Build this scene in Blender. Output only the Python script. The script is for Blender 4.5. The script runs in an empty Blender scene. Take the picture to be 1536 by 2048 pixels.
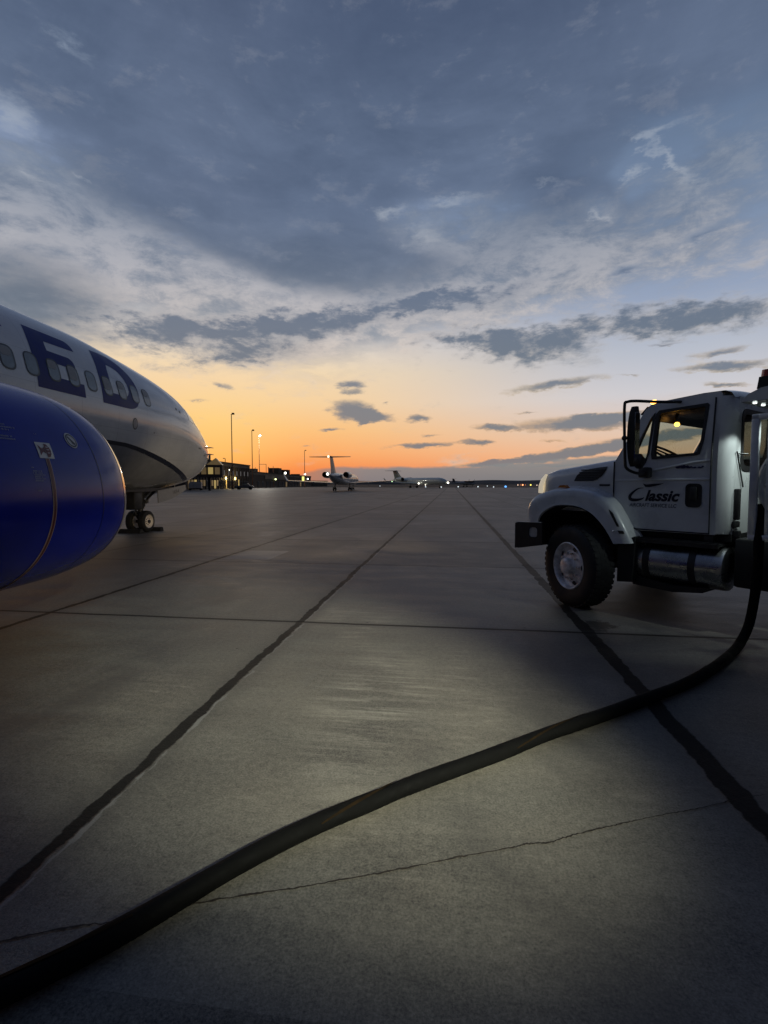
import bpy, bmesh, math, random
from mathutils import Vector, Matrix
from mathutils.geometry import tessellate_polygon
random.seed(7)
SC = bpy.context.scene
COL = SC.collection

# ------------------------------------------------------------------ camera
cam_d = bpy.data.cameras.new("camera")
cam = bpy.data.objects.new("camera", cam_d); COL.objects.link(cam)
cam_d.sensor_fit = 'VERTICAL'; cam_d.sensor_height = 36.0; cam_d.lens = 36.0 * 1000 / 2048
cam_d.clip_start = 0.05; cam_d.clip_end = 20000
YAW, PITCH, CAMH = math.radians(7.6766), math.radians(3.2052), 1.55
cam.location = (0, 0, CAMH)
cam.rotation_euler = (math.pi / 2 - PITCH, 0, YAW)
SC.camera = cam
SC.view_settings.view_transform = 'Standard'
SC.view_settings.look = 'None'
SC.view_settings.exposure = 0.0
SC.view_settings.gamma = 1.0
SC.cycles.use_denoising = True
SC.cycles.max_bounces = 6
SC.cycles.sample_clamp_indirect = 4.0


# ------------------------------------------------------------------ node helpers
class NT:
    """small wrapper that writes shader maths as expressions"""
    def __init__(s, tree): s.t = tree
    def new(s, kind, **kw):
        n = s.t.nodes.new(kind)
        for k, v in kw.items(): setattr(n, k, v)
        return n
    def link(s, a, b):
        s.t.links.new(a, b)
    def put(s, sock, v):
        if isinstance(v, V): s.t.links.new(v.o, sock)
        elif isinstance(v, bpy.types.NodeSocket): s.t.links.new(v, sock)
        else: sock.default_value = v
    def math(s, op, a, b=None, c=None, clamp=False):
        n = s.new('ShaderNodeMath', operation=op); n.use_clamp = clamp
        s.put(n.inputs[0], a)
        if b is not None: s.put(n.inputs[1], b)
        if c is not None: s.put(n.inputs[2], c)
        return V(s, n.outputs[0])
    def smooth(s, x, a, b, lo=0.0, hi=1.0):
        n = s.new('ShaderNodeMapRange', interpolation_type='SMOOTHSTEP')
        s.put(n.inputs[0], x); n.inputs[1].default_value = a; n.inputs[2].default_value = b
        n.inputs[3].default_value = lo; n.inputs[4].default_value = hi
        return V(s, n.outputs[0])
    def vec(s, x, y, z=0.0):
        n = s.new('ShaderNodeCombineXYZ')
        for i, q in enumerate((x, y, z)): s.put(n.inputs[i], q)
        return V(s, n.outputs[0])
    def sep(s, v):
        n = s.new('ShaderNodeSeparateXYZ'); s.put(n.inputs[0], v)
        return [V(s, o) for o in n.outputs]
    def noise(s, v, scale, detail=4, rough=.55, dist=0.0, lac=2.0):
        n = s.new('ShaderNodeTexNoise'); s.put(n.inputs['Vector'], v)
        n.inputs['Scale'].default_value = scale; n.inputs['Detail'].default_value = detail
        n.inputs['Roughness'].default_value = rough; n.inputs['Distortion'].default_value = dist
        n.inputs['Lacunarity'].default_value = lac
        return V(s, n.outputs[0])
    def mapping(s, v, loc=(0, 0, 0), rot=(0, 0, 0), scale=(1, 1, 1), kind='POINT'):
        n = s.new('ShaderNodeMapping', vector_type=kind); s.put(n.inputs[0], v)
        n.inputs[1].default_value = loc; n.inputs[2].default_value = rot; n.inputs[3].default_value = scale
        return V(s, n.outputs[0])
    def mix(s, f, a, b, blend='MIX'):
        n = s.new('ShaderNodeMix', data_type='RGBA', blend_type=blend, clamp_factor=True)
        s.put(n.inputs[0], f); s.put(n.inputs[6], a); s.put(n.inputs[7], b)
        return V(s, n.outputs[2])
    def ramp(s, f, stops, interp='LINEAR'):
        n = s.new('ShaderNodeValToRGB'); s.put(n.inputs[0], f)
        r = n.color_ramp; r.interpolation = interp
        while len(r.elements) < len(stops): r.elements.new(0.5)
        for e, (p, c) in zip(r.elements, stops):
            e.position = p; e.color = c if len(c) == 4 else (*c, 1)
        return V(s, n.outputs[0])


class V:
    def __init__(s, nt, o): s.n, s.o = nt, o
    def __add__(s, b): return s.n.math('ADD', s, b)
    __radd__ = __add__
    def __sub__(s, b): return s.n.math('SUBTRACT', s, b)
    def __rsub__(s, b): return s.n.math('SUBTRACT', b, s)
    def __mul__(s, b): return s.n.math('MULTIPLY', s, b)
    __rmul__ = __mul__
    def __truediv__(s, b): return s.n.math('DIVIDE', s, b)
    def abs(s): return s.n.math('ABSOLUTE', s)


def lin(r, g, b):
    """0-255 screen colour to linear"""
    f = lambda c: c / 12.92 if c <= .04045 else ((c + .055) / 1.055) ** 2.4
    return (f(r / 255), f(g / 255), f(b / 255), 1.0)


# ------------------------------------------------------------------ sky
_cp, _sp = math.cos(PITCH), math.sin(PITCH)
_F = Vector((-math.sin(YAW) * _cp, math.cos(YAW) * _cp, -_sp))
_R = Vector((math.cos(YAW), math.sin(YAW), 0)); _U = _R.cross(_F)
def azel(px, py):
    d = (_F + _R * ((px - 768) / 1000) + _U * ((1024 - py) / 1000)).normalized()
    return math.degrees(math.atan2(d.x, d.y)), math.degrees(math.asin(d.z))

world = bpy.data.worlds.new("World"); SC.world = world
world.use_nodes = True
world.node_tree.nodes.clear()
world.cycles.sampling_method = 'MANUAL'; world.cycles.sample_map_resolution = 512


def build_sky():
    n = NT(world.node_tree)
    tc = n.new('ShaderNodeTexCoord')
    X, Y, Z = n.sep(tc.outputs['Generated'])
    az = n.math('ARCTAN2', X, Y) * 57.29578
    el = n.math('ARCSINE', Z) * 57.29578
    zc = n.math('MAXIMUM', Z, 0.0)
    plane = n.vec(X / (zc + .16), Y / (zc + .16), 0.0)
    # ---- clear twilight sky: warm towards the afterglow, blue elsewhere
    def ramp(stops):
        return n.ramp(n.math('MULTIPLY', el, 1 / 90.0, clamp=True), [(a / 90, lin(*c)) for a, c in stops])
    warm = ramp([(0, (222, 116, 78)), (1.6, (242, 136, 76)), (3.4, (249, 168, 98)), (6, (249, 192, 124)), (9, (245, 208, 158)),
                 (12.3, (240, 215, 178)), (15.5, (222, 213, 204)), (20, (186, 194, 213)), (26, (140, 155, 182)), (36, (104, 122, 154)), (60, (70, 90, 130)), (90, (56, 74, 112))])
    cool = ramp([(0, (214, 152, 118)), (2.5, (238, 182, 142)), (5, (226, 196, 174)), (9, (205, 203, 208)), (13, (182, 188, 201)),
                 (18, (148, 162, 187)), (24, (122, 140, 167)), (32, (100, 119, 147)), (45, (78, 96, 128)), (90, (56, 74, 112))])
    back = ramp([(0, (22, 22, 26)), (8, (26, 28, 34)), (25, (30, 34, 44)), (60, (38, 46, 66)), (90, (44, 54, 80))])
    gold = ramp([(0, (240, 150, 80)), (3, (253, 190, 100)), (7, (251, 208, 130)), (11, (246, 213, 166)), (16, (226, 216, 200)), (24, (170, 180, 205)), (90, (56, 74, 112))])
    a0 = azel(560, 960)[0]; a1 = azel(1330, 960)[0]; ag = azel(420, 960)[0]; ag1 = azel(640, 960)[0]
    base = n.mix(n.smooth(az, a0, a1), warm, cool)
    base = n.mix(n.smooth((az - ag).abs(), 0, ag1 - ag, .8, 0.), base, gold)
    base = n.mix(n.smooth((az - a0).abs(), 46, 82), base, back)
    # ---- cloud fields
    ae = n.vec(az, el, 0.0)
    def nz(v, scale, detail=5, rough=.6, dist=0.0, off=(0, 0, 0), rot=0.0, sc=(1, 1, 1)):
        return (n.noise(n.mapping(v, off, (0, 0, math.radians(rot)), sc), scale, detail, rough, dist) - .5) * 2.6
    wob1 = nz(plane, 1.6); wob2 = nz(plane, 1.6, off=(7.3, 3.1, 0))
    ang = n.vec(az + wob1 * 3.2, el + wob2 * 1.8, 0.0)
    fine1 = nz(ae, 1.0, 6, .62, off=(0, 0, 0), sc=(.42, 1.0, 1)); fine2 = nz(ae, 1.0, 6, .62, off=(31, 17, 0), sc=(.42, 1.0, 1))
    angf = n.vec(az + fine1 * 1.3, el + fine2 * .55, 0.0)
    angm = n.vec(az + fine1 * 2.4 + wob1 * 1.0, el + fine2 * 1.1 + wob2 * .5, 0.0)
    def blob(coord, px, py, rx, ry, rot=0.0):
        c = azel(px, py); q = math.radians(rot)
        ux = azel(px + 5 * math.cos(q), py - 5 * math.sin(q)); uy = azel(px - 5 * math.sin(q), py - 5 * math.cos(q))
        sx = math.hypot(ux[0] - c[0], ux[1] - c[1]) / 5 * rx; sy = math.hypot(uy[0] - c[0], uy[1] - c[1]) / 5 * ry
        r = math.atan2(ux[1] - c[1], ux[0] - c[0])
        m = n.mapping(coord, (c[0], c[1], 0), (0, 0, r), (sx, sy, 1), 'TEXTURE')
        g = n.new('ShaderNodeTexGradient', gradient_type='SPHERICAL'); n.put(g.inputs[0], m)
        return V(n, g.outputs[1])
    def field(coord, blobs):
        tot = None
        for w, *b in blobs:
            t = blob(coord, *b) * w
            tot = t if tot is None else tot + t
        return tot
    big = nz(plane, 1.0, 5, .55, .3); med = nz(plane, 3.0, 6, .6, .5, off=(3, 9, 0))
    curl = nz(ae, .30, 7, .70, .3, off=(4, 8, 0), sc=(.62, 1.25, 1))              # cauliflower texture of the broken cloud
    strk = nz(ae, 1.0, 7, .66, .2, off=(6, 1, 0), rot=24, sc=(.13, .50, 1))       # streaks combed down to the right
    strk2 = nz(ae, 1.0, 7, .66, .2, off=(16, 5, 0), rot=-16, sc=(.13, .50, 1))    # and up to the right
    side = n.smooth(az, azel(560, 600)[0], azel(860, 600)[0])
    comb = strk * (1 - side) + strk2 * side
    elf = n.math('MULTIPLY', el, 1 / 90.0, clamp=True)
    stops = lambda *q: n.ramp(elf, [(a / 90, lin(*c)) for a, c in q])
    # 1 broken veil, lit from below: pale ridges and grey-blue troughs
    f = field(ang, [(1.0, 380, 560, 560, 210, -22), (.9, 900, 520, 460, 200, 5), (.8, 690, 640, 420, 95, 4), (.5, 1180, 520, 360, 130, 12), (.9, 60, 480, 340, 210, -10), (.45, 1440, 470, 260, 160, 20), (.5, 1440, 300, 220, 120, 20)])
    cover = n.smooth(f + comb * .42 + curl * .40, .05, .75)
    veil_t = n.smooth(comb * .6 + curl * 1.25 + fine1 * .2 + f * .35, -.45, .75)
    veil_hi = stops((11, (236, 214, 190)), (16, (208, 199, 194)), (21, (172, 172, 178)), (27, (130, 141, 158)), (34, (112, 128, 152)), (44, (104, 124, 156)))
    veil_lo = stops((11, (160, 158, 158)), (16, (138, 146, 158)), (21, (112, 124, 142)), (27, (94, 109, 132)), (34, (84, 102, 130)), (44, (76, 94, 124)))
    c = n.mix(cover * .9, base, n.mix(veil_t, veil_lo, veil_hi))
    # 2 dark overcast mass
    f = field(ang, [(1.9, 720, 60, 1350, 430, 0), (1.2, 580, 360, 740, 300, -12), (.75, 1080, 370, 420, 130, -4), (.85, 640, 520, 320, 90, -10), (1.15, 50, 590, 330, 150, -14), (.4, 300, 420, 260, 110, -20), (.6, 1000, 30, 900, 300, 0), (.5, 1330, 130, 420, 200, 10),
                    (-.5, 1510, 520, 200, 240, 30), (-.75, 905, 425, 200, 110, 10), (-.55, -5, 218, 90, 55, -10), (-.30, 130, 90, 110, 60, -40), (-.6, 400, 560, 330, 85, -28), (-.55, 1320, 310, 130, 60, 30), (-.4, 1255, 350, 60, 50, 40), (-.35, 60, 350, 130, 60, -20), (-.3, 1195, 430, 60, 40, 0)])
    back_over = n.smooth((az - a0).abs(), 60, 130) * 1.2
    dens = f + back_over + big * .22 + med * .20 + comb * .20 + curl * .16
    mass = n.smooth(dens, .08, 1.0)
    tone = med * .34 + big * .42 + comb * .14 + curl * .07 + .5
    dark_c = n.mix(n.smooth(tone, .1, .9), lin(76, 91, 116), lin(104, 119, 145))
    low_c = n.mix(n.smooth(tone, .1, .9), lin(86, 101, 118), lin(128, 136, 148))
    mass_c = n.mix(n.smooth(el, 13, 29), low_c, dark_c)
    mass_c = n.mix(n.smooth(el, 31, 56), mass_c, lin(50, 63, 92))
    mass_c = n.mix(n.smooth(el, 48, 72), mass_c, lin(60, 64, 74))
    mass_c = n.mix(n.smooth((az - a0).abs(), 46, 105), mass_c, stops((0, (18, 19, 24)), (12, (26, 29, 38)), (28, (50, 58, 78)), (60, (60, 72, 100)), (90, (56, 68, 98))))
    c = n.mix(mass * .96, c, mass_c)
    # pale wisps and gaps against the dark deck
    f = field(angm, [(1.1, 1335, 318, 120, 24, -32), (1.0, 1262, 352, 46, 20, 52), (.9, 1310, 262, 80, 20, 24), (1.2, 22, 226, 80, 50, -22), (.8, 130, 82, 90, 26, -36), (.7, 60, 345, 60, 14, -22), (.95, 775, 425, 60, 24, 6), (.9, 900, 402, 90, 20, 8), (.8, 850, 470, 70, 40, 30), (.9, 1196, 430, 40, 22, -30), (.6, 160, 355, 30, 10, -30), (.6, 1090, 366, 60, 12, 0), (.5, 20, 470, 120, 36, 10)])
    ws_ = n.smooth(f + curl * .20 + comb * .16 + fine1 * .1, .10, 1.15)
    c = n.mix(ws_ * .62, c, stops((22, (188, 188, 192)), (28, (166, 174, 186)), (36, (142, 156, 176)), (46, (120, 138, 164))))
    # 3 ragged bands under the mass, frayed along their edges
    f = field(angm, [(.95, 430, 660, 330, 60, 2), (.9, 470, 712, 240, 34, 3), (.9, 680, 640, 260, 48, 8), (.95, 1010, 695, 230, 50, -8), (1.0, 1180, 655, 330, 48, 7), (1.0, 1440, 635, 280, 50, 10), (.6, 880, 600, 200, 40, 0), (.7, 960, 590, 220, 36, 12), (.5, 240, 640, 160, 50, -10)])
    b1 = f + curl * .52 + comb * .30 + fine1 * .22
    band = n.smooth(b1, .06, .86)
    bt = n.smooth(f * .75 + curl * .7 + fine1 * .6 + comb * .3, .0, .8)
    c = n.mix(band * .93, c, n.mix(bt, stops((10, (196, 186, 174)), (14, (190, 184, 180)), (20, (178, 178, 184))), stops((10, (112, 124, 136)), (14, (102, 114, 130)), (20, (98, 112, 134)))))
    # 4 small separate clouds in the glow
    f = field(angf, [(1.3, 705, 822, 66, 30, -4), (1.1, 752, 834, 54, 18, -4), (.8, 726, 848, 16, 14, 0), (.95, 703, 770, 42, 16, 0), (.7, 705, 786, 34, 8, 4), (1.0, 836, 838, 36, 14, 0), (1.0, 985, 855, 66, 10, -2), (1.0, 845, 890, 110, 9, 3),
                     (1.0, 962, 884, 56, 9, -4), (.8, 662, 860, 48, 7, 2), (1.1, 1160, 848, 190, 24, 2), (1.0, 1240, 832, 110, 14, 2), (.9, 1115, 768, 150, 15, 9), (1.0, 1450, 732, 150, 14, 4), (.8, 1450, 770, 90, 8, 0), (.6, 442, 770, 40, 9, -8), (.8, 1440, 704, 80, 14, 10),
                     (.6, 860, 872, 40, 7, 0), (.7, 615, 893, 22, 4, 0), (.7, 1250, 540, 70, 16, 12), (.6, 770, 805, 14, 7, 0), (.5, 400, 800, 50, 6, 0), (.6, 1262, 752, 40, 6, 0), (.6, 1400, 470, 120, 22, 24), (.6, 1330, 690, 90, 8, 4), (.6, 1060, 826, 50, 5, 0), (.5, 1100, 880, 40, 5, 0), (1.1, 1110, 912, 210, 14, 8), (1.1, 1250, 888, 190, 20, 9), (.9, 985, 926, 130, 9, 5), (.8, 1130, 932, 150, 7, 2), (.8, 1240, 915, 120, 7, 4), (.9, 1420, 860, 160, 16, 8)])
    sm = n.smooth(f + fine2 * .34 + curl * .16, .16, .6)
    sm_c = n.mix(n.smooth(f + fine1 * .2, .2, .85), stops((4, (206, 164, 126)), (10, (190, 174, 152)), (15, (150, 156, 170)), (24, (120, 136, 160))), stops((4, (114, 120, 128)), (10, (112, 121, 134)), (15, (108, 121, 143)), (24, (92, 108, 134))))
    c = n.mix(sm * .92, c, sm_c)
    # 5 grey bank along the horizon, its top climbing to the right, with streaks of glow left open
    top = n.smooth(az, azel(540, 960)[0], azel(680, 960)[0], 0.5, 2.0) + n.smooth(az, azel(860, 960)[0], azel(1300, 960)[0], 0, .9)
    st = nz(ae, 1.0, 5, .6, .3, off=(2, 5, 0), rot=-5, sc=(.085, .95, 1))
    gate = n.smooth(az, azel(740, 960)[0], azel(1080, 960)[0], .12, 1.0)
    d = (top - el) + st * .55 * gate + fine1 * .22 + fine2 * .12
    bank = n.smooth(d, -.12, .32)
    bank_c = n.mix(n.smooth(el + st * .4, 0, 4.0), lin(116, 123, 128), lin(142, 141, 140))
    bank_c = n.mix(n.smooth(az, azel(600, 960)[0], azel(740, 960)[0], .7, 0), bank_c, lin(186, 122, 92))
    c = n.mix(bank * .94, c, bank_c)
    # below the horizon the dome only shows to bounce light
    c = n.mix(n.smooth(el, -2.5, -.4), lin(44, 42, 42), c)
    bg = n.new('ShaderNodeBackground'); n.put(bg.inputs[0], c); bg.inputs[1].default_value = 1.0
    # physical twilight sky, weak, under the cloud deck
    sk = n.new('ShaderNodeTexSky', sky_type='NISHITA'); sk.sun_disc = False
    sk.sun_elevation = math.radians(1.0); sk.sun_rotation = math.radians(SUN_AZ)
    bg2 = n.new('ShaderNodeBackground'); n.put(bg2.inputs[0], sk.outputs[0]); bg2.inputs[1].default_value = NISHITA
    ad = n.new('ShaderNodeAddShader'); n.link(bg.outputs[0], ad.inputs[0]); n.link(bg2.outputs[0], ad.inputs[1])
    out = n.new('ShaderNodeOutputWorld'); n.link(ad.outputs[0], out.inputs[0])


SUN_AZ = azel(430, 960)[0]
NISHITA = 0.004
build_sky()
sun_d = bpy.data.lights.new("sun", 'SUN'); sun_d.energy = 0.06; sun_d.angle = math.radians(12); sun_d.color = (1, .62, .32)
sun = bpy.data.objects.new("sun", sun_d); COL.objects.link(sun)
_s = Vector((math.sin(math.radians(SUN_AZ)), math.cos(math.radians(SUN_AZ)), math.tan(math.radians(2.0))))
sun.rotation_euler = (-_s).to_track_quat('-Z', 'Y').to_euler(); sun.location = _s * 300

# work lamp of the fuelling crew, off to the right behind the photographer: its pool of light lies on the concrete
wl_d = bpy.data.lights.new("work_light", 'SPOT'); wl_d.energy = 3500; wl_d.color = (.95, .98, .78)
wl_d.spot_size = math.radians(29.5); wl_d.spot_blend = .85; wl_d.shadow_soft_size = .12
wl = bpy.data.objects.new("work_light", wl_d); COL.objects.link(wl); wl.location = (3.7, -1.7, 4.2)
wl.rotation_euler = (Vector((-1.35, 3.95, 0)) - wl.location).to_track_quat('-Z', 'Y').to_euler()
# ------------------------------------------------------------------ materials
def material(name, color, rough=.5, metal=0.0, spec=.5, var=.12, vscale=6.0, bump=0.0, bscale=40.0, coat=0.0, coord='Object'):
    """painted / plain surface with a little procedural variation and dirt"""
    m = bpy.data.materials.new(name); m.use_nodes = True
    n = NT(m.node_tree); b = m.node_tree.nodes['Principled BSDF']
    tc = n.new('ShaderNodeTexCoord')
    p = V(n, tc.outputs[coord])
    f = n.noise(p, vscale, 5, .6)
    c = color if len(color) == 4 else (*color, 1)
    lo = tuple(q * (1 - var) for q in c[:3]) + (1,); hi = tuple(min(1, q * (1 + var)) for q in c[:3]) + (1,)
    n.put(b.inputs['Base Color'], n.mix(n.smooth(f, .3, .7), lo, hi))
    n.put(b.inputs['Roughness'], n.smooth(f, .3, .7, max(.02, rough * .85), min(1, rough * 1.15)))
    b.inputs['Metallic'].default_value = metal
    b.inputs['Specular IOR Level'].default_value = spec
    b.inputs['Coat Weight'].default_value = coat; b.inputs['Coat Roughness'].default_value = .06
    if bump:
        bn = n.new('ShaderNodeBump'); bn.inputs['Strength'].default_value = bump; bn.inputs['Distance'].default_value = .01
        n.put(bn.inputs['Height'], n.noise(p, bscale, 4, .6)); n.link(bn.outputs[0], b.inputs['Normal'])
    return m

def emissive(name, color, strength):
    m = bpy.data.materials.new(name); m.use_nodes = True
    b = m.node_tree.nodes['Principled BSDF']
    b.inputs['Base Color'].default_value = (*color[:3], 1)
    b.inputs['Emission Color'].default_value = (*color[:3], 1); b.inputs['Emission Strength'].default_value = strength
    return m

def glass(name, tint=(.8, .9, .88), alpha=.75, rough=.02):
    m = bpy.data.materials.new(name); m.use_nodes = True
    t = m.node_tree; t.nodes.clear(); n = NT(t)
    tr = n.new('ShaderNodeBsdfTransparent'); tr.inputs[0].default_value = (*[q * alpha for q in tint], 1)
    gl = n.new('ShaderNodeBsdfGlossy'); gl.inputs['Roughness'].default_value = rough
    fr = n.new('ShaderNodeFresnel'); fr.inputs[0].default_value = 1.45
    mx = n.new('ShaderNodeMixShader'); n.link(n.math('MULTIPLY', V(n, fr.outputs[0]), .8).o, mx.inputs[0])
    n.link(tr.outputs[0], mx.inputs[1]); n.link(gl.outputs[0], mx.inputs[2])
    o = n.new('ShaderNodeOutputMaterial'); n.link(mx.outputs[0], o.inputs[0])
    return m


# ------------------------------------------------------------------ mesh helpers
class MB:
    def __init__(s): s.v, s.f, s.mi, s.cur = [], [], [], 0
    def add(s, vs, fs):
        o = len(s.v); s.v += [tuple(q) for q in vs]
        for f in fs: s.f.append([o + i for i in f]); s.mi.append(s.cur)
        return s
    def box(s, x0, x1, y0, y1, z0, z1, bev=0.0):
        if bev <= 0:
            vs = [(x, y, z) for z in (z0, z1) for y in (y0, y1) for x in (x0, x1)]
            return s.add(vs, [(0, 2, 3, 1), (4, 5, 7, 6), (0, 1, 5, 4), (2, 6, 7, 3), (0, 4, 6, 2), (1, 3, 7, 5)])
        bm = bmesh.new(); bmesh.ops.create_cube(bm, size=1)
        for v in bm.verts: v.co = Vector((x0 + (v.co.x + .5) * (x1 - x0), y0 + (v.co.y + .5) * (y1 - y0), z0 + (v.co.z + .5) * (z1 - z0)))
        bmesh.ops.bevel(bm, geom=bm.edges[:], offset=bev, segments=2, affect='EDGES', profile=.5)
        return s.bm(bm)
    def bm(s, bm):
        bm.verts.index_update()
        s.add([v.co[:] for v in bm.verts], [[v.index for v in f.verts] for f in bm.faces]); bm.free(); return s
    def loft(s, rings, close=True, cap0=False, cap1=False):
        n = len(rings[0]); o = len(s.v)
        vs = [p for r in rings for p in r]; fs = []
        for i in range(len(rings) - 1):
            for j in range(n if close else n - 1):
                k = (j + 1) % n
                fs.append((i * n + j, i * n + k, (i + 1) * n + k, (i + 1) * n + j))
        if cap0: fs.append(tuple(range(n - 1, -1, -1)))
        if cap1: fs.append(tuple((len(rings) - 1) * n + j for j in range(n)))
        return s.add(vs, fs)
    def tube(s, path, r, seg=10, cap=True, flat=1.0):
        path = [Vector(p) for p in path]; rings = []
        rr = r if isinstance(r, (list, tuple)) else [r] * len(path)
        up = Vector((0, 0, 1)); prevn = None
        for i, p in enumerate(path):
            t = (path[min(i + 1, len(path) - 1)] - path[max(i - 1, 0)]).normalized()
            if prevn is None:
                a = up if abs(t.z) < .9 else Vector((1, 0, 0))
                nn = (a - t * a.dot(t)).normalized()
            else: nn = (prevn - t * prevn.dot(t)).normalized()
            prevn = nn; b = t.cross(nn)
            rings.append([p + (nn * math.sin(q) * flat + b * math.cos(q)) * rr[i] for q in [2 * math.pi * j / seg for j in range(seg)]])
        return s.loft(rings, True, cap, cap)
    def cyl(s, p0, p1, r, seg=24, r1=None): return s.tube([p0, p1], [r, r if r1 is None else r1], seg)
    def lathe(s, prof, origin, axis='X', seg=32, cap=False):
        """prof: (radius, along) pairs"""
        rings = []
        for r, a in prof:
            ring = []
            for j in range(seg):
                q = 2 * math.pi * j / seg; c, d = r * math.cos(q), r * math.sin(q)
                v = {'X': (a, c, d), 'Y': (c, a, d), 'Z': (c, d, a)}[axis]
                ring.append((origin[0] + v[0], origin[1] + v[1], origin[2] + v[2]))
            rings.append(ring)
        return s.loft(rings, True, cap, cap)
    def prism(s, outer, holes, f, c0, c1):
        """polygon (a,b) with holes, extruded along c; f(a,b,c) gives the point"""
        loops = [outer] + list(holes)
        tris = tessellate_polygon([[Vector((a, b, 0)) for a, b in l] for l in loops])
        flat = [p for l in loops for p in l]; n = len(flat)
        vs = [f(a, b, c0) for a, b in flat] + [f(a, b, c1) for a, b in flat]
        fs = [tuple(t) for t in tris] + [tuple(i + n for i in reversed(t)) for t in tris]
        o = 0
        for l in loops:
            m = len(l)
            for i in range(m): fs.append((o + i, o + (i + 1) % m, n + o + (i + 1) % m, n + o + i))
            o += m
        return s.add(vs, fs)
    def sphere(s, c, r, seg=12, sc=(1, 1, 1)):
        rings = []
        for i in range(seg // 2 + 1):
            t = math.pi * i / (seg // 2); q = max(math.sin(t), 1e-3)
            rings.append([(c[0] + r * sc[0] * q * math.cos(2 * math.pi * j / seg), c[1] + r * sc[1] * q * math.sin(2 * math.pi * j / seg), c[2] + r * sc[2] * math.cos(t)) for j in range(seg)])
        return s.loft(rings, True, True, True)
    def build(s, name, mats, parent=None, smooth=True, angle=35, world=False, recalc=True):
        me = bpy.data.meshes.new(name)
        vs = s.v
        if world and parent is not None:
            r = parent
            while r.parent: r = r.parent
            o = r.location; vs = [(x - o.x, y - o.y, z - o.z) for x, y, z in vs]
        me.from_pydata(vs, [], s.f)
        mats = mats if isinstance(mats, (list, tuple)) else [mats]
        for m in mats: me.materials.append(m)
        for p, i in zip(me.polygons, s.mi): p.material_index = i
        me.validate()
        if recalc:
            bm = bmesh.new(); bm.from_mesh(me); bmesh.ops.remove_doubles(bm, verts=bm.verts[:], dist=1e-5); bmesh.ops.recalc_face_normals(bm, faces=bm.faces[:]); bm.to_mesh(me); bm.free()
        if smooth:
            me.polygons.foreach_set('use_smooth', [True] * len(me.polygons))
            me.set_sharp_from_angle(angle=math.radians(angle))
        ob = bpy.data.objects.new(name, me); COL.objects.link(ob)
        if parent is not None: ob.parent = parent
        return ob

def tag(o, label, cat, group=None, kind=None):
    if label: o['label'] = label
    if cat: o['category'] = cat
    if group: o['group'] = group
    if kind: o['kind'] = kind
    return o

def thing(name, label, cat, loc=(0, 0, 0), rz=0.0, group=None):
    o = bpy.data.objects.new(name, None); COL.objects.link(o)
    o.empty_display_size = .3; o.location = loc; o.rotation_euler = (0, 0, rz)
    return tag(o, label, cat, group)

def copy_tree(o, parent=None, loc=None, rz=None, label=None):
    c = o.copy(); COL.objects.link(c)
    if parent is not None: c.parent = parent
    if loc is not None: c.location = loc
    if rz is not None: c.rotation_euler = (0, 0, rz)
    if label: c['label'] = label
    for ch in list(o.children): copy_tree(ch, c)
    return c

def spline(pts, n=8, closed=False):
    """Catmull-Rom through points"""
    P = [Vector(p) for p in pts]; out = []; m = len(P)
    for i in range(m if closed else m - 1):
        g = lambda k: P[k % m] if closed else P[min(max(k, 0), m - 1)]
        a, b, c, d = g(i - 1), g(i), g(i + 1), g(i + 2)
        for j in range(n):
            t = j / n
            out.append(.5 * ((2 * b) + (c - a) * t + (2 * a - 5 * b + 4 * c - d) * t * t + (3 * b - a - 3 * c + d) * t ** 3))
    if not closed: out.append(P[-1])
    return out

def rrect(x0, x1, y0, y1, r, k=4):
    out = []
    for cx, cy, a0 in ((x1 - r, y1 - r, 0), (x0 + r, y1 - r, 90), (x0 + r, y0 + r, 180), (x1 - r, y0 + r, 270)):
        for i in range(k + 1):
            a = math.radians(a0 + 90 * i / k); out.append((cx + r * math.cos(a), cy + r * math.sin(a)))
    return out

def surface_decal(outer, holes, f, step):
    """flat outline cut on a grid and laid on a curved surface by f(a,b)->(x,y,z)"""
    loops = [outer] + list(holes)
    tris = tessellate_polygon([[Vector((a, b, 0)) for a, b in l] for l in loops])
    flat = [p for l in loops for p in l]
    bm = bmesh.new(); vs = [bm.verts.new((a, b, 0)) for a, b in flat]
    for t in tris:
        try: bm.faces.new([vs[i] for i in t])
        except ValueError: pass
    lo = [min(p[k] for p in flat) for k in (0, 1)]; hi = [max(p[k] for p in flat) for k in (0, 1)]
    for k in (0, 1):
        q = lo[k] + step
        while q < hi[k]:
            co = (q, 0, 0) if k == 0 else (0, q, 0); no = (1, 0, 0) if k == 0 else (0, 1, 0)
            bmesh.ops.bisect_plane(bm, geom=bm.verts[:] + bm.edges[:] + bm.faces[:], plane_co=co, plane_no=no, dist=1e-5); q += step
    for v in bm.verts: v.co = Vector(f(v.co.x, v.co.y))
    return MB().bm(bm)

def text_mesh(body, size, shear=0.0, align='LEFT', extrude=0.0, offset=0.0):
    """vertices and faces of a piece of lettering in its own xy plane"""
    cu = bpy.data.curves.new("lettering", 'FONT'); cu.body = body; cu.size = size; cu.shear = shear; cu.align_x = align; cu.resolution_u = 4
    cu.offset = offset
    ob = bpy.data.objects.new("lettering", cu); COL.objects.link(ob)
    dg = bpy.context.evaluated_depsgraph_get(); me = bpy.data.meshes.new_from_object(ob.evaluated_get(dg))
    v = [q.co[:] for q in me.vertices]; f = [list(p.vertices) for p in me.polygons]
    bpy.data.objects.remove(ob); bpy.data.curves.remove(cu); bpy.data.meshes.remove(me)
    return v, f
# ---- surface functions (shared with planning) ----

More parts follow.
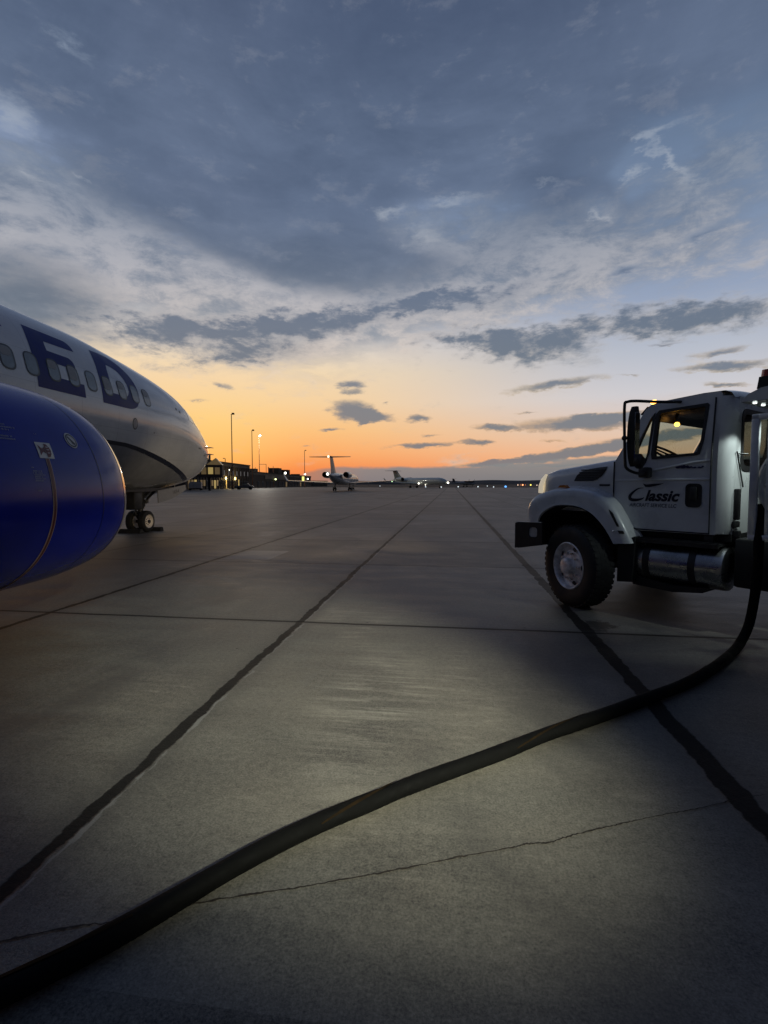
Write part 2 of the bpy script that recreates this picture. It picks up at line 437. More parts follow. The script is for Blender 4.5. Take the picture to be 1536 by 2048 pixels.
def cr(xs, ys, x):
    n=len(xs)
    if x<=xs[0]: return ys[0]
    if x>=xs[-1]: return ys[-1]
    i=0
    while xs[i+1]<x: i+=1
    def m(k):
        if k==0: return (ys[1]-ys[0])/(xs[1]-xs[0])
        if k==n-1: return (ys[-1]-ys[-2])/(xs[-1]-xs[-2])
        a=(ys[k]-ys[k-1])/(xs[k]-xs[k-1]); b=(ys[k+1]-ys[k])/(xs[k+1]-xs[k])
        if a*b<=0: return 0.0
        w1=xs[k+1]-xs[k]; w0=xs[k]-xs[k-1]
        return (w0+w1)*3/((2*w1+w0)/a+(w1+2*w0)/b)
    h=xs[i+1]-xs[i]; t=(x-xs[i])/h
    return (ys[i]*(1+2*t)*(1-t)**2+m(i)*h*t*(1-t)**2+ys[i+1]*t*t*(3-2*t)+m(i+1)*h*t*t*(t-1))
FD=[0,.03,.1,.3,.7,1.2,1.8,2.4,3.0,3.6,4.4,5.4,6.6,8,20,24,30]
FT=[2.64,2.72,2.82,3.0,3.25,3.5,3.82,4.18,4.5,4.72,4.9,5.06,5.22,5.36,5.52,5.5,5.1]
FB=[2.6,2.48,2.38,2.17,1.92,1.72,1.56,1.47,1.42,1.38,1.33,1.30,1.29,1.29,1.29,1.6,3.6]
FW=[.02,.16,.29,.52,.8,1.03,1.25,1.41,1.53,1.63,1.72,1.79,1.84,1.87,1.88,1.7,.7]
FM=[2.62,2.62,2.62,2.65,2.7,2.75,2.85,2.95,3.06,3.15,3.24,3.29,3.29,3.29,3.29,3.5,4.3]
FTIP=18.98
def fus(y):
    d=FTIP-y; s=math.sqrt(max(d,0)); xs=[math.sqrt(q) for q in FD]
    t,b,w,m=[cr(xs,k,s) for k in (FT,FB,FW,FM)]
    return -10.0+.016*(13-y), t,b,w,m
def fus_x(y,z,off=0.0):
    xc,t,b,w,m=fus(y)
    k=(z-m)/((t-m) if z>m else (m-b))
    k=max(-1,min(1,k))
    return xc+(w+off)*math.sqrt(max(0,1-k*k))
NS=[0,.03,.1,.25,.5,.9,1.4,2.2,3.2,4.0]
NK=[.80,.865,.91,.95,.98,.995,1.0,.985,.93,.86]
NXC,NZC,NRX,NRT,NRB,NYF,NFL=-4.69,1.378,1.232,1.216,.905,5.20,.972
def nac_pt(y,a,off=0.0):
    s=math.sqrt(max(0,NYF-y)); k=cr([math.sqrt(q) for q in NS],NK,s)
    x=math.cos(a)*(NRX*k+off)
    z=(NRT*k+off)*math.sin(a) if math.sin(a)>0 else -(NRB*k+off)*abs(math.sin(a))**NFL
    return (NXC+x,y,NZC+z)
def nac_x(y,z):
    s=math.sqrt(max(0,NYF-y)); k=cr([math.sqrt(q) for q in NS],NK,s)
    r=NRT if z>NZC else NRB
    q=abs(z-NZC)/(r*k)
    if q>1: return -1e9
    sn=q if z>NZC else q**(1/NFL)
    return NXC+NRX*k*math.sqrt(max(0,1-sn*sn))
# ------------------------------------------------------------------ setting: apron, grass, far land
def concrete():
    m = bpy.data.materials.new("apron_concrete"); m.use_nodes = True
    n = NT(m.node_tree); b = m.node_tree.nodes['Principled BSDF']
    g = n.new('ShaderNodeNewGeometry'); P = V(n, g.outputs['Position'])
    x, y, z = n.sep(P)
    # slabs
    SX, SY, X0, Y0 = 3.11, 4.05, -1.68, 5.37
    wx = (n.noise(P, .9, 3, .5) - .5) * .05 + (n.noise(P, 5.0, 4, .6) - .5) * .075 + (n.noise(P, 24.0, 3, .6) - .5) * .012
    u = (x - X0) / SX; v = (y - Y0) / SY
    fu = n.math('FLOOR', u + .5); fv = n.math('FLOOR', v + .5)
    dx = x - (fu * SX + X0) + wx; dy = y - (fv * SY + Y0) + (n.noise(P, 1.5, 3, .5) - .5) * .03
    cell = n.new('ShaderNodeTexWhiteNoise', noise_dimensions='2D'); n.put(cell.inputs['Vector'], n.vec(n.math('FLOOR', u), n.math('FLOOR', v)))
    tint = V(n, cell.outputs['Value'])
    rowr = n.new('ShaderNodeTexWhiteNoise', noise_dimensions='1D'); n.put(rowr.inputs['W'], fu + .37)
    rowv = V(n, rowr.outputs['Value'])
    cold = n.new('ShaderNodeTexWhiteNoise', noise_dimensions='1D'); n.put(cold.inputs['W'], fv + 3.7)
    colv = V(n, cold.outputs['Value'])
    # base albedo
    big = n.noise(P, .35, 5, .6, .5); mid = n.noise(n.mapping(P, scale=(.8, 2.4, 1)), 1.2, 6, .62, .4)
    streak = n.noise(n.mapping(P, scale=(1.1, 7, 1)), 1.9, 7, .7, .5)
    pat = n.noise(P, 26.0, 4, .7); fine = n.noise(P, 95.0, 3, .7); grit = n.noise(P, 260.0, 2, .7)
    val = .135 + (big - .5) * .16 + (mid - .5) * .17 + (tint - .5) * .09 + (fine - .5) * .32 + (pat - .5) * .17 + (grit - .5) * .12
    worn = n.smooth(streak + (big - .5) * 1.5, .56, .86)
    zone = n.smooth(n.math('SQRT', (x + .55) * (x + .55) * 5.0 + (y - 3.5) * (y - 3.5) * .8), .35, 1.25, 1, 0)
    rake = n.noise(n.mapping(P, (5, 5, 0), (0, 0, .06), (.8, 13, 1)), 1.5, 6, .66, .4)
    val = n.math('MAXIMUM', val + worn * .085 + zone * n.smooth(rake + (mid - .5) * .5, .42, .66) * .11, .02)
    pale = n.mix(n.smooth(big, .35, .65), (1, .93, .79, 1), (1, .885, .72, 1))
    col = n.new('ShaderNodeCombineColor')
    for i in range(3): n.put(col.inputs[i], val)
    base = n.mix(1.0, V(n, col.outputs[0]), pale, 'MULTIPLY')
    # oil and tyre stains with a shape of their own
    st = n.noise(n.mapping(P, (4, 9, 0), scale=(1, .45, 1)), .55, 5, .62, 1.0)
    base = n.mix(n.smooth(st, .5, .7) * .62, base, (.062, .056, .052, 1))
    dst = n.noise(n.mapping(P, (1, 3, 0), scale=(1.1, .22, 1)), .12, 5, .6, .4)
    base = n.mix(n.smooth(dst, .48, .66) * .65, base, (.075, .063, .057, 1))
    lst = n.noise(n.mapping(P, (8, 1, 0), scale=(1.0, .35, 1)), .5, 6, .68, .8)
    base = n.mix(n.smooth(lst, .55, .7) * .34, base, (.24, .225, .21, 1))
    # rectangular repair
    rep = n.smooth((x + 4.22).abs(), .5, .53, 1, 0) * n.smooth((y - 10.45).abs(), .62, .66, 1, 0)
    base = n.mix(rep * .8, base, (.26, .25, .225, 1))
    # spilled sealant beside the seam near the truck's wheel
    blot = n.math('SQRT', (x - 1.6) * (x - 1.6) * 2.2 + (y - 5.72) * (y - 5.72)) + (n.noise(P, 4.5, 6, .7) - .5) * 1.1
    base = n.mix(n.smooth(blot, .18, .26, .94, 0), base, (.012, .012, .011, 1))
    # pits
    vo = n.new('ShaderNodeTexVoronoi'); n.put(vo.inputs['Vector'], P); vo.inputs['Scale'].default_value = 1.7
    pit = n.smooth(V(n, vo.outputs['Distance']) + (fine - .5) * .03, .012, .03, 1, 0)
    base = n.mix(pit * .9, base, (.012, .011, .01, 1))
    vo2 = n.new('ShaderNodeTexVoronoi'); n.put(vo2.inputs['Vector'], n.mapping(P, (3, 2, 0))); vo2.inputs['Scale'].default_value = 5.0
    base = n.mix(n.smooth(V(n, vo2.outputs['Distance']) + (fine - .5) * .03, .012, .03, 1, 0) * .7, base, (.02, .02, .018, 1))
    # joints: wide tarred lengthwise seams, thin sawn cross joints
    on = n.smooth(x.abs(), 60, 61, 1, 0)
    hw = .036 + n.smooth((x - 1.43).abs(), .5, .6, .026, 0) + (n.noise(P, 2.3, 5, .65) - .5) * .07
    weak = n.smooth((x + 1.7).abs(), 3.6, 3.9, 0, 1) * n.smooth(rowv, .2, .9, .25, .95)
    seam = n.math('SUBTRACT', 1.0, n.smooth(dx.abs() - hw, -.004, .012))
    seam = seam * n.smooth(weak, 0, 1, 1, .5)
    edge = n.smooth((dx - .055).abs() - .012 - (n.noise(n.mapping(P, scale=(9, 1.6, 1)), 2.0, 5, .7) - .5) * .12 + .006, -.004, .006, 1, 0) * n.smooth((x + 1.6).abs(), .4, .5, 1, 0)
    base = n.mix(edge * .75, base, (.30, .29, .275, 1))
    tar = n.mix(n.noise(P, 30, 3, .6), (.006, .006, .006, 1), (.022, .021, .02, 1))
    halo = n.smooth(dx.abs() - hw, .0, .22, 1, 0) * n.smooth(weak, 0, 1, .4, .12)
    base = n.mix(halo, base, (.045, .043, .04, 1))
    base = n.mix(seam * .96, base, tar)
    cj = n.smooth(y, 2.6, 3.2) * n.smooth(dy.abs() - .004 - n.smooth((y - 5.3).abs(), 1, 1.2, .016, .012), 0, .012, 1, 0) * n.smooth(colv, .1, .8, .8, 1)
    ch = n.smooth(y, 2.6, 3.2) * n.smooth(dy.abs(), .02, .16, .35, 0)
    base = n.mix(ch, base, (.06, .057, .054, 1))
    base = n.mix(cj * .95, base, (.010, .010, .010, 1))
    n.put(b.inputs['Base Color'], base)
    rg = .56 + (mid - .5) * .35 + (fine - .5) * .12
    n.put(b.inputs['Roughness'], n.math('MINIMUM', rg, .95))
    n.put(b.inputs['Specular IOR Level'], n.math('MAXIMUM', .40 - seam * .34 - cj * .3, .05))
    bn = n.new('ShaderNodeBump'); bn.inputs['Strength'].default_value = .55; bn.inputs['Distance'].default_value = .006
    hgt = (pat * .8 + fine * .5 + grit * .25 + streak * .5) - seam * .8 - cj * 1.5 - pit * 2.0
    n.put(bn.inputs['Height'], hgt); n.link(bn.outputs[0], b.inputs['Normal'])
    return m

def sheet(name, x0, x1, y0, y1, z, m, kind='structure'):
    o = MB().add([(x0, y0, z), (x1, y0, z), (x1, y1, z), (x0, y1, z)], [(0, 1, 2, 3)]).build(name, m, smooth=False)
    o['kind'] = kind; return o

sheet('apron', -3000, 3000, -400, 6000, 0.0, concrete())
M_grass = material('dry_grass', (.045, .042, .026), .9, var=.5, vscale=.05, coord='Object')
sheet('infield_grass', -2800, 2800, 225, 5900, .02, M_grass)
M_taxi = material('taxiway_asphalt', (.045, .044, .043), .8, var=.2, vscale=.2)
sheet('taxiway', -2700, 2700, 330, 352, .04, M_taxi)
sheet('runway', -2700, 2700, 620, 668, .04, M_taxi)

def ridge(name, y, x0, x1, h, seed, m, depth=300):
    rnd = random.Random(seed); mb = MB(); n = 260; front, top, back = [], [], []
    ph = [rnd.uniform(0, 6.28) for _ in range(8)]
    for i in range(n + 1):
        t = i / n; x = x0 + (x1 - x0) * t
        k = .62 + .2 * math.sin(t * 9 + ph[0]) + .12 * math.sin(t * 23 + ph[1]) + .07 * math.sin(t * 61 + ph[2]) + .05 * math.sin(t * 140 + ph[3])
        k *= min(1, t * 12, (1 - t) * 12); k = max(k, .05)
        front.append((x, y, -.5)); top.append((x, y + depth * .5, h * k)); back.append((x, y + depth, -.5))
    mid = [(a[0], y + depth * .12, c[2] * (.72 + .1 * rnd.random())) for a, c in zip(front, top)]
    mb.loft([front, mid, top, back], close=False)
    o = mb.build(name, m, angle=180); o['kind'] = 'structure'; return o
M_far = material('far_trees', (.035, .037, .035), .95, var=.4, vscale=.02)
ridge('wooded_ridge', 1500, -900, 2600, 15, 3, M_far)
M_hill = material('far_hill', (.05, .052, .06), .95, var=.2, vscale=.01)
ridge('hills', 3200, -2500, 5000, 32, 5, M_hill, 900)
# ------------------------------------------------------------------ big airliner on the left
M_white = None
def fuselage_paint():
    """white upper body, grey belly below the swooping line"""
    m = bpy.data.materials.new("fuselage_paint"); m.use_nodes = True
    n = NT(m.node_tree); b = m.node_tree.nodes['Principled BSDF']
    g = n.new('ShaderNodeNewGeometry'); P = V(n, g.outputs['Position'])
    x, y, z = n.sep(P)
    line = n.ramp(n.math('MULTIPLY', y - 8, 1 / 11.0, clamp=True), [((yy - 8) / 11, (zz / 4,) * 3) for yy, zz in ((8, 2.63), (11.25, 2.57), (12.1, 2.53), (13.1, 2.39), (14.25, 2.17), (15.5, 1.92), (16.6, 1.7), (17.6, 1.4), (18.5, 1.0))])
    d = z - V(n, line.o) * 4.0
    # skin panels: slightly different tone from panel to panel, fine dirt, joints
    pv = n.new('ShaderNodeTexWhiteNoise', noise_dimensions='2D')
    n.put(pv.inputs['Vector'], n.vec(n.math('FLOOR', y / 1.27), n.math('FLOOR', z / .62 + .3)))
    f = n.noise(P, 2.2, 6, .65); dirt = n.noise(n.mapping(P, scale=(1, .5, 3)), 3.0, 5, .65)
    white = n.mix(n.smooth(f, .3, .7), lin(214, 216, 218), lin(224, 225, 226))
    grey = n.mix(n.smooth(f, .3, .7), lin(128, 129, 130), lin(142, 143, 144))
    c = n.mix(n.smooth(d, -.01, .01), grey, white)
    c = n.mix(V(n, pv.outputs[0]) * .05, c, (.2, .2, .2, 1))
    c = n.mix(n.smooth(dirt, .5, .8) * .16, c, (.22, .2, .17, 1))
    def groove(q, w):
        fr = n.math('FRACT', q); return n.smooth(n.math('MINIMUM', fr, 1 - fr), w, w * 2.2, 1, 0)
    jl = n.math('MAXIMUM', groove(y / 1.27, .0022), groove(z / .62 + .3, .0035))
    c = n.mix(jl * .33, c, (.10, .10, .105, 1))
    n.put(b.inputs['Base Color'], c)
    n.put(b.inputs['Roughness'], n.smooth(f, .3, .7, .12, .2))
    b.inputs['Coat Weight'].default_value = .45; b.inputs['Coat Roughness'].default_value = .06
    bn = n.new('ShaderNodeBump'); bn.inputs['Strength'].default_value = .09; bn.inputs['Distance'].default_value = .02
    n.put(bn.inputs['Height'], n.noise(n.mapping(P, scale=(1, 1, 1.4)), 2.4, 3, .5) - jl * .25); n.link(bn.outputs[0], b.inputs['Normal'])
    return m

M_fus = fuselage_paint()
M_navy = material('navy_lettering', lin(22, 36, 118), .4, spec=.2, var=.1, vscale=3)
M_blue = material('cobalt_cowl_paint', lin(5, 27, 150), .2, spec=.34, coat=0, var=.08, vscale=1.5, bump=.05, bscale=3.0)
M_lip = material('polished_lip', (.62, .62, .62), .16, metal=1.0, var=.06)
M_black = material('black_rubber', (.012, .012, .012), .75, bump=.2, bscale=60, var=.4)
M_dark = material('dark_metal', (.03, .03, .032), .5, metal=.3, var=.3)
M_steel = material('grey_steel', (.32, .32, .33), .35, metal=.8, var=.2)
M_grey = material('light_grey_paint', (.42, .42, .42), .45, var=.15)
M_red = material('warning_red', lin(98, 22, 26), .4)
M_dwhite = material('decal_white', lin(214, 214, 208), .4)
M_dblack = material('decal_black', (.012, .012, .014), .4)
M_cheat = material('cheatline_navy', lin(16, 18, 34), .3, coat=.3)
M_pane = material('cabin_pane', lin(96, 102, 106), .12, spec=.7, coat=.5, var=.3, vscale=5)
M_wframe = material('window_surround', lin(54, 58, 62), .35)
M_shade = material('window_shade', lin(150, 152, 152), .5)
M_cockpit = material('cockpit_glass', (.01, .012, .014), .05, spec=.8, coat=.6)

M_belly = material('belly_grey', lin(118, 118, 119), .4)
air = thing('airliner', 'large white airliner with big navy letters, grey belly and cobalt blue engine', 'airliner', (-10, 12, 0))
mb = MB(); rings = []
SEG = 120
yy = [FTIP - (i / 90) ** 2 * 20 for i in range(91)] + [FTIP - 20 - i * .6 for i in range(1, 17)]
for y in yy:
    xc, t, b, w, m = fus(y)
    rings.append([(xc + w * math.cos(a), y, m + ((t - m) if math.sin(a) > 0 else (m - b)) * math.sin(a)) for a in [2 * math.pi * j / SEG for j in range(SEG)]])
mb.loft(rings, True, True, True)
mb.build('fuselage', M_fus, air, world=True, angle=60)

fp = lambda off: (lambda a, b: (fus_x(a, b, off), a, b))
def bez(pts, n=5): return [(p.x, p.y) for p in spline([(a, b, 0) for a, b in pts], n)]
# painted letters (the last two of the name, and the corner of the one before)
E_out = bez([(8.965, 3.467), (8.968, 3.74), (8.975, 4.06), (9.02, 4.39), (9.08, 4.60), (9.13, 4.745)]) + bez([(9.13, 4.745), (9.65, 4.735), (10.15, 4.725), (10.30, 4.70), (10.365, 4.62), (10.375, 4.508)]) + \
    [(9.50, 4.50)] + bez([(9.50, 4.50), (9.47, 4.41), (9.455, 4.30)]) + [(10.05, 4.29)] + bez([(10.05, 4.29), (10.13, 4.24), (10.16, 4.15), (10.15, 4.05)]) + [(9.365, 4.062), (9.335, 3.76), (10.29, 3.755), (10.29, 3.467)]
D_out = bez([(10.868, 3.46), (10.875, 3.75), (10.91, 4.12), (11.0, 4.45), (11.08, 4.64), (11.15, 4.765)]) + bez([(11.15, 4.765), (11.62, 4.775), (11.98, 4.73), (12.24, 4.58), (12.41, 4.32), (12.45, 4.05), (12.39, 3.78), (12.24, 3.57), (12.0, 3.475), (11.7, 3.46)])[1:-1] + [(11.6, 3.46)]
D_in = bez([(11.45, 4.475), (11.66, 4.455), (11.85, 4.375), (11.97, 4.22), (12.01, 4.05), (11.98, 3.9), (11.89, 3.79), (11.75, 3.755)]) + [(11.26, 3.755)] + bez([(11.27, 3.95), (11.32, 4.18), (11.38, 4.36)])
T_out = [(7.5, 4.75)] + bez([(7.5, 4.75), (8.1, 4.745), (8.34, 4.71), (8.46, 4.62), (8.51, 4.50)]) + [(8.12, 4.50), (8.1, 3.467), (7.78, 3.467), (7.8, 4.50), (7.5, 4.50)]
for nm, o, h in (('painted_letter', T_out, []), ('painted_letter', E_out, []), ('painted_letter', D_out, [D_in])):
    surface_decal(o, h, fp(.004), .12).build(nm, M_navy, air, world=True, angle=80)
# cheatline
top = [(4.0, 2.68), (8, 2.65), (11.25, 2.61), (12.08, 2.575), (13.05, 2.445), (14.2, 2.245), (15.37, 2.0), (16.3, 1.80), (16.75, 1.70)]
bot = [(16.75, 1.62), (16.2, 1.70), (15.5, 1.86), (14.38, 2.085), (13.15, 2.31), (12.14, 2.465), (11.29, 2.515), (8, 2.56), (4.0, 2.59)]
surface_decal(bez(top, 4) + bez(bot, 4), [], fp(.004), .15).build('cheatline', M_cheat, air, world=True, angle=80)
# cabin windows
for k in range(10):
    yw = 12.80 - .558 * k; zw = 3.895
    fr = surface_decal(rrect(yw - .165, yw + .165, zw - .235, zw + .235, .125), [], fp(.008), .08).build('cabin_window', M_wframe, air, world=True, angle=80)
    surface_decal(rrect(yw - .15, yw + .125, zw - .205, zw + .205, .105), [], fp(.012), .08).build('pane', M_pane, fr, world=True, angle=80)
    if k % 3 != 1:
        zt = zw + .20; zb = zw - (.1 if k % 2 else -.02)
        surface_decal(rrect(yw - .14, yw + .10, zb, zt - .005, .06), [], fp(.015), .08).build('shade', M_shade, fr, world=True, angle=80)
# cockpit windows
for pts in ([(16.72, 3.42), (16.05, 3.55), (16.12, 4.02), (16.55, 3.93)], [(15.95, 3.56), (15.42, 3.62), (15.55, 4.02), (15.98, 4.05)], [(17.35, 3.28), (16.82, 3.42), (16.66, 3.92), (17.0, 3.72)]):
    surface_decal(pts, [], fp(.006), .1).build('cockpit_window', M_cockpit, air, world=True, angle=80)
# access panel, static ports, probes, antenna
p = MB(); el_ = [(12.10 + .115 * math.cos(a), 3.11 + .15 * math.sin(a)) for a in [2 * math.pi * j / 24 for j in range(24)]]
el2 = [(12.10 + .09 * math.cos(a), 3.11 + .122 * math.sin(a)) for a in [2 * math.pi * j / 24 for j in range(24)]]
pl = surface_decal(el_, [], fp(.004), .08).build('access_panel', M_wframe, air, world=True, angle=80)
surface_decal(el2, [], fp(.007), .08).build('cover', M_grey, pl, world=True, angle=80)
for a, b in ((14.55, 3.856), (14.77, 3.795)):
    surface_decal([(a + .045 * math.cos(q), b + .045 * math.sin(q)) for q in [2 * math.pi * j / 14 for j in range(14)]], [], fp(.006), .1).build('static_port', M_dblack, air, world=True, angle=80)
for yq, zq in ((17.3, 2.86), (17.45, 2.62)):
    xq = fus_x(yq, zq)
    MB().tube([(xq - .02, yq, zq), (xq + .08, yq + .02, zq + .01), (xq + .11, yq + .1, zq + .02), (xq + .11, yq + .3, zq + .02)], [.025, .022, .018, .012], 8).build('pitot_probe', M_steel, air, world=True)
MB().prism([(14.2, 4.86), (14.42, 4.86), (14.36, 5.06), (14.28, 5.06)], [], lambda a, b, c: (-10.0 + c, a, b), -.015, .015).build('blade_antenna', M_grey, air, world=True)
# small placards near the nose
for a, b, w in ((16.2, 2.75, .22), (16.9, 2.55, .18), (13.0, 2.95, .05)):
    surface_decal(rrect(a, a + w, b, b + .035, .01), [], fp(.004), .1).build('placard', M_wframe, air, world=True, angle=80)

# nose gear
GX, GY = -9.98, 14.95
ng = MB()
ng.cyl((GX, GY + .1, 1.5), (GX, GY, .36), .085, 16); ng.cyl((GX, GY + .07, 1.35), (GX, GY + .03, .75), .12, 16)
ng.box(GX - .14, GX + .14, GY - .06, GY + .1, .82, 1.0, .02); ng.cyl((GX - .34, GY, .345), (GX + .34, GY, .345), .05, 12)
ng.tube([(GX, GY - .08, .85), (GX, GY - .28, .65), (GX, GY - .08, .42)], .035, 8)
ng.cyl((GX - .1, GY + .08, .95), (GX - .1, GY + .9, 1.45), .04, 10); ng.cyl((GX + .1, GY + .08, .95), (GX + .1, GY + .9, 1.45), .04, 10)
ngo = ng.build('nose_gear', M_dark, air, world=True)
for sx in (-.12, .12): MB().cyl((GX + sx, GY + .13, .98), (GX + sx, GY + .2, .98), .07, 14).build('taxi_lamp', M_steel, ngo, world=True)
for sx in (-1, 1):
    cx = GX + sx * .21
    wh = MB(); wh.lathe([(.2, -.1), (.29, -.105), (.335, -.08), (.348, -.03), (.35, 0), (.348, .03), (.335, .08), (.29, .105), (.2, .1)], (cx, GY, .348), 'X', 40, False)
    w_ = wh.build('nose_wheel', M_black, air, world=True)
    rm = MB(); s = 1
    for side in (-1, 1):
        rm.lathe([(.0, side * .07), (.05, side * .08), (.07, side * .06), (.16, side * .045), (.185, side * .085), (.215, side * .108), (.22, side * .095)], (cx, GY, .348), 'X', 32)
    rm.build('rim', material('nose_wheel_rim', lin(236, 226, 214), .5, var=.12, vscale=8), w_, world=True)
    hb = MB(); hb.cyl((cx + sx * .06, GY, .348), (cx + sx * .115, GY, .348), .045, 14)
    for q in range(8): hb.cyl((cx + sx * .05, GY + .1 * math.cos(q * .785), .348 + .1 * math.sin(q * .785)), (cx + sx * .062, GY + .1 * math.cos(q * .785), .348 + .1 * math.sin(q * .785)), .018, 8)
    hb.build('hub', M_dark, w_, world=True)
# gear doors hanging under the belly, with the ship number on the near one
for sx in (-1, 1):
    dx_ = GX + sx * .46
    dr = MB().prism([(15.15, .93), (15.2, 1.33), (16.95, 1.52), (16.98, 1.36), (16.6, 1.22), (15.9, 1.03)], [], lambda a, b, c: (dx_ + c + sx * (1.4 - b) * .12, a, b), -.015, .015)
    d_ = dr.build('gear_door', M_belly, air, world=True)
    if sx == 1:
        v, f = text_mesh('1654', .17, .1)
        MB().add([(dx_ + .025 + (1.4 - (1.22 + q[1] + q[0] * .1)) * .12, 16.02 + q[0] * 1.3, 1.2 + q[1] + q[0] * .16) for q in v], f).build('ship_number', M_dblack, d_, world=True, recalc=False)
MB().box(GX - .4, GX + .4, 13.6, 16.7, 1.31, 1.42).build('wheel_well', M_dblack, air, world=True)
MB().tube([(GX + .3, 14.6, 1.38), (GX + .28, 14.5, 1.1), (GX + .2, 14.6, .95), (GX + .12, 14.9, .85)], .012, 6).build('cable', M_dblack, air, world=True)
MB().box(GX - .3, GX + .33, 14.2, 14.62, .75, 1.34, .05).build('gear_strut_fairing', M_dark, air, world=True)
# wheel chocks are loose things
def chock(y, x, label):
    c = MB().prism([(-.11, 0), (.11, 0), (.05, .13), (-.05, .13)], [], lambda a, b, c: (c, a, b), -.38, .38).build('wheel_chock', M_black)
    c.location = (x, y, .0); tag(c, label, 'chock', 'chocks at the nose wheels'); return c
chock(GY - .43, GX - .05, 'black rubber chock behind the nose wheels, on the engine side')
chock(GY + .43, GX + .1, 'black rubber chock ahead of the nose wheels')

# right wing above and behind the camera, with its pylon
def wing_pt(t, s):
    """t along the chord, s along the span from root"""
    le = (-8.3 + 15.3 * s, 2.6 - 8.2 * s); ch = 6.2 - 4.3 * s
    return le[0], le[1] - ch * t, 2.25 + 1.3 * s
rings = []
for i in range(13):
    s = i / 12 * .38; ch = 6.2 - 4.3 * s; prof = []
    for t in (0, .02, .08, .2, .4, .65, 1.0): x, y, z = wing_pt(t, s); prof.append((x, y, z + ch * .065 * (math.sqrt(t) * 1.5 - t * 1.5)))
    for t in (.65, .4, .2, .08, .02): x, y, z = wing_pt(t, s); prof.append((x, y, z - ch * .055 * (math.sqrt(t) * 1.5 - t * 1.5)))
    rings.append(prof)
MB().loft(rings, True, True, True).build('wing', M_grey, air, world=True)
MB().prism([(3.6, 2.3), (1.2, 2.0), (-1.5, 2.2), (-1.0, 2.7), (1.6, 2.75), (3.4, 2.55)], [], lambda a, b, c: (NXC + c, a, b), -.18, .18).build('pylon', M_blue, air, world=True)

# engine nacelle
nac = MB(); A = [2 * math.pi * j / 128 for j in range(128)]
ys = [NYF - (i / 40) ** 2 * 4.0 for i in range(41)]
LIPY = NYF - .16
nac.loft([[nac_pt(y, a) for a in A] for y in ys if y <= LIPY + .02])
nac.loft([[((nac_pt(1.2, a)[0] - NXC) * k + NXC, 1.2 - d, (nac_pt(1.2, a)[2] - NZC) * k + NZC) for a in A] for k, d in ((1, 0), (.93, .6), (.84, 1.2), (.8, 1.21), (.55, 1.0), (.4, 2.2), (.02, 2.9))])
cowl = nac.build('engine_cowl', M_blue, air, world=True, angle=50)
lip = MB(); rr = [[nac_pt(y, a, .003) for a in A] for y in ys if y >= LIPY - .02][::-1]
fr_ = [nac_pt(NYF, a) for a in A]
inn = lambda k, d: [((p[0] - NXC) * k + NXC, NYF - d, (p[2] - NZC) * k + NZC) for p in fr_]
lip.loft(rr + [inn(.97, -.012), inn(.94, .01), inn(.92, .06), inn(.90, .2)])
lip.build('inlet_lip', M_lip, air, world=True, angle=60)
dk = MB(); dk.loft([inn(.90, .2), inn(.9, .8), inn(.88, 1.2), inn(.3, 1.2), inn(.02, .75)]); dk.build('inlet_duct', M_dark, air, world=True, angle=40)

# cowl markings
npf = lambda off: (lambda a, b: (nac_x(a, b) + off, a, b))
sg = surface_decal([(3.90, 1.775), (4.065, 1.775), (4.075, 1.915), (3.905, 1.915)], [], npf(.005), .03).build('danger_placard', M_dwhite, cowl, world=True, angle=80)
def sgp(q): return [(3.895 + u * .175, 1.775 + w * .14) for u, w in q]
surface_decal(sgp([(.14, .18), (.36, .42), (.52, .30), (.52, .74), (.36, .6), (.14, .84), (.20, .52)]), [], npf(.008), .03).build('symbol', M_red, sg, world=True, angle=80)
surface_decal(sgp([(.56, .08), (.72, .1), (.84, .3), (.88, .52), (.84, .72), (.72, .9), (.56, .93)]), [], npf(.008), .03).build('symbol', M_red, sg, world=True, angle=80)
for w in (.33, .53, .7):
    surface_decal(sgp([(.6, w), (.76, w), (.76, w + .045), (.6, w + .045)]), [], npf(.011), .03).build('symbol', M_dwhite, sg, world=True, angle=80)
def strip(yc, z0, z1, half, off, name, m):
    """narrow band running down and round under the cowl"""
    mbx = MB(); rows = []; nn = 60
    for i in range(nn + 1):
        ang = .33 + (-1.45 - .33) * i / nn
        y = yc(ang); rows.append([nac_pt(y + q, ang, off) for q in (-half, -half / 2, 0, half / 2, half)])
    mbx.loft(rows, False); return mbx.build(name, m, cowl, world=True, angle=80)
ycf = lambda a: 3.972 + .012 * math.sin(a * 2) - .0 * a + (.05 * (-a - .3) if a < -.3 else 0)
strip(ycf, 0, 0, .022, .004, 'warning_stripe', material('stripe_cream', lin(196, 172, 158), .4))
strip(ycf, 0, 0, .013, .007, 'warning_stripe', M_red)
cc = (4.375, 1.965)
def disc(r, k=28, sy=1.35): return [(cc[0] + r * math.cos(a), cc[1] + r * sy * math.sin(a) * .75) for a in [2 * math.pi * j / k for j in range(k)]]
ci = surface_decal(disc(.072), [], npf(.005), .03).build('no_step_placard', M_dwhite, cowl, world=True, angle=80)
surface_decal(disc(.062), [disc(.05)], npf(.008), .03).build('symbol', M_dblack, ci, world=True, angle=80)
surface_decal([(cc[0] - .038, cc[1] + .032), (cc[0] - .02, cc[1] + .04), (cc[0] + .012, cc[1] - .002), (cc[0] + .035, cc[1] - .03), (cc[0] + .018, cc[1] - .042), (cc[0] - .004, cc[1] - .03), (cc[0] - .012, cc[1] - .003)], [], npf(.008), .02).build('symbol', M_dblack, ci, world=True, angle=80)
M_small = material('stencil_white', lin(150, 155, 170), .4)
rnd = random.Random(4)
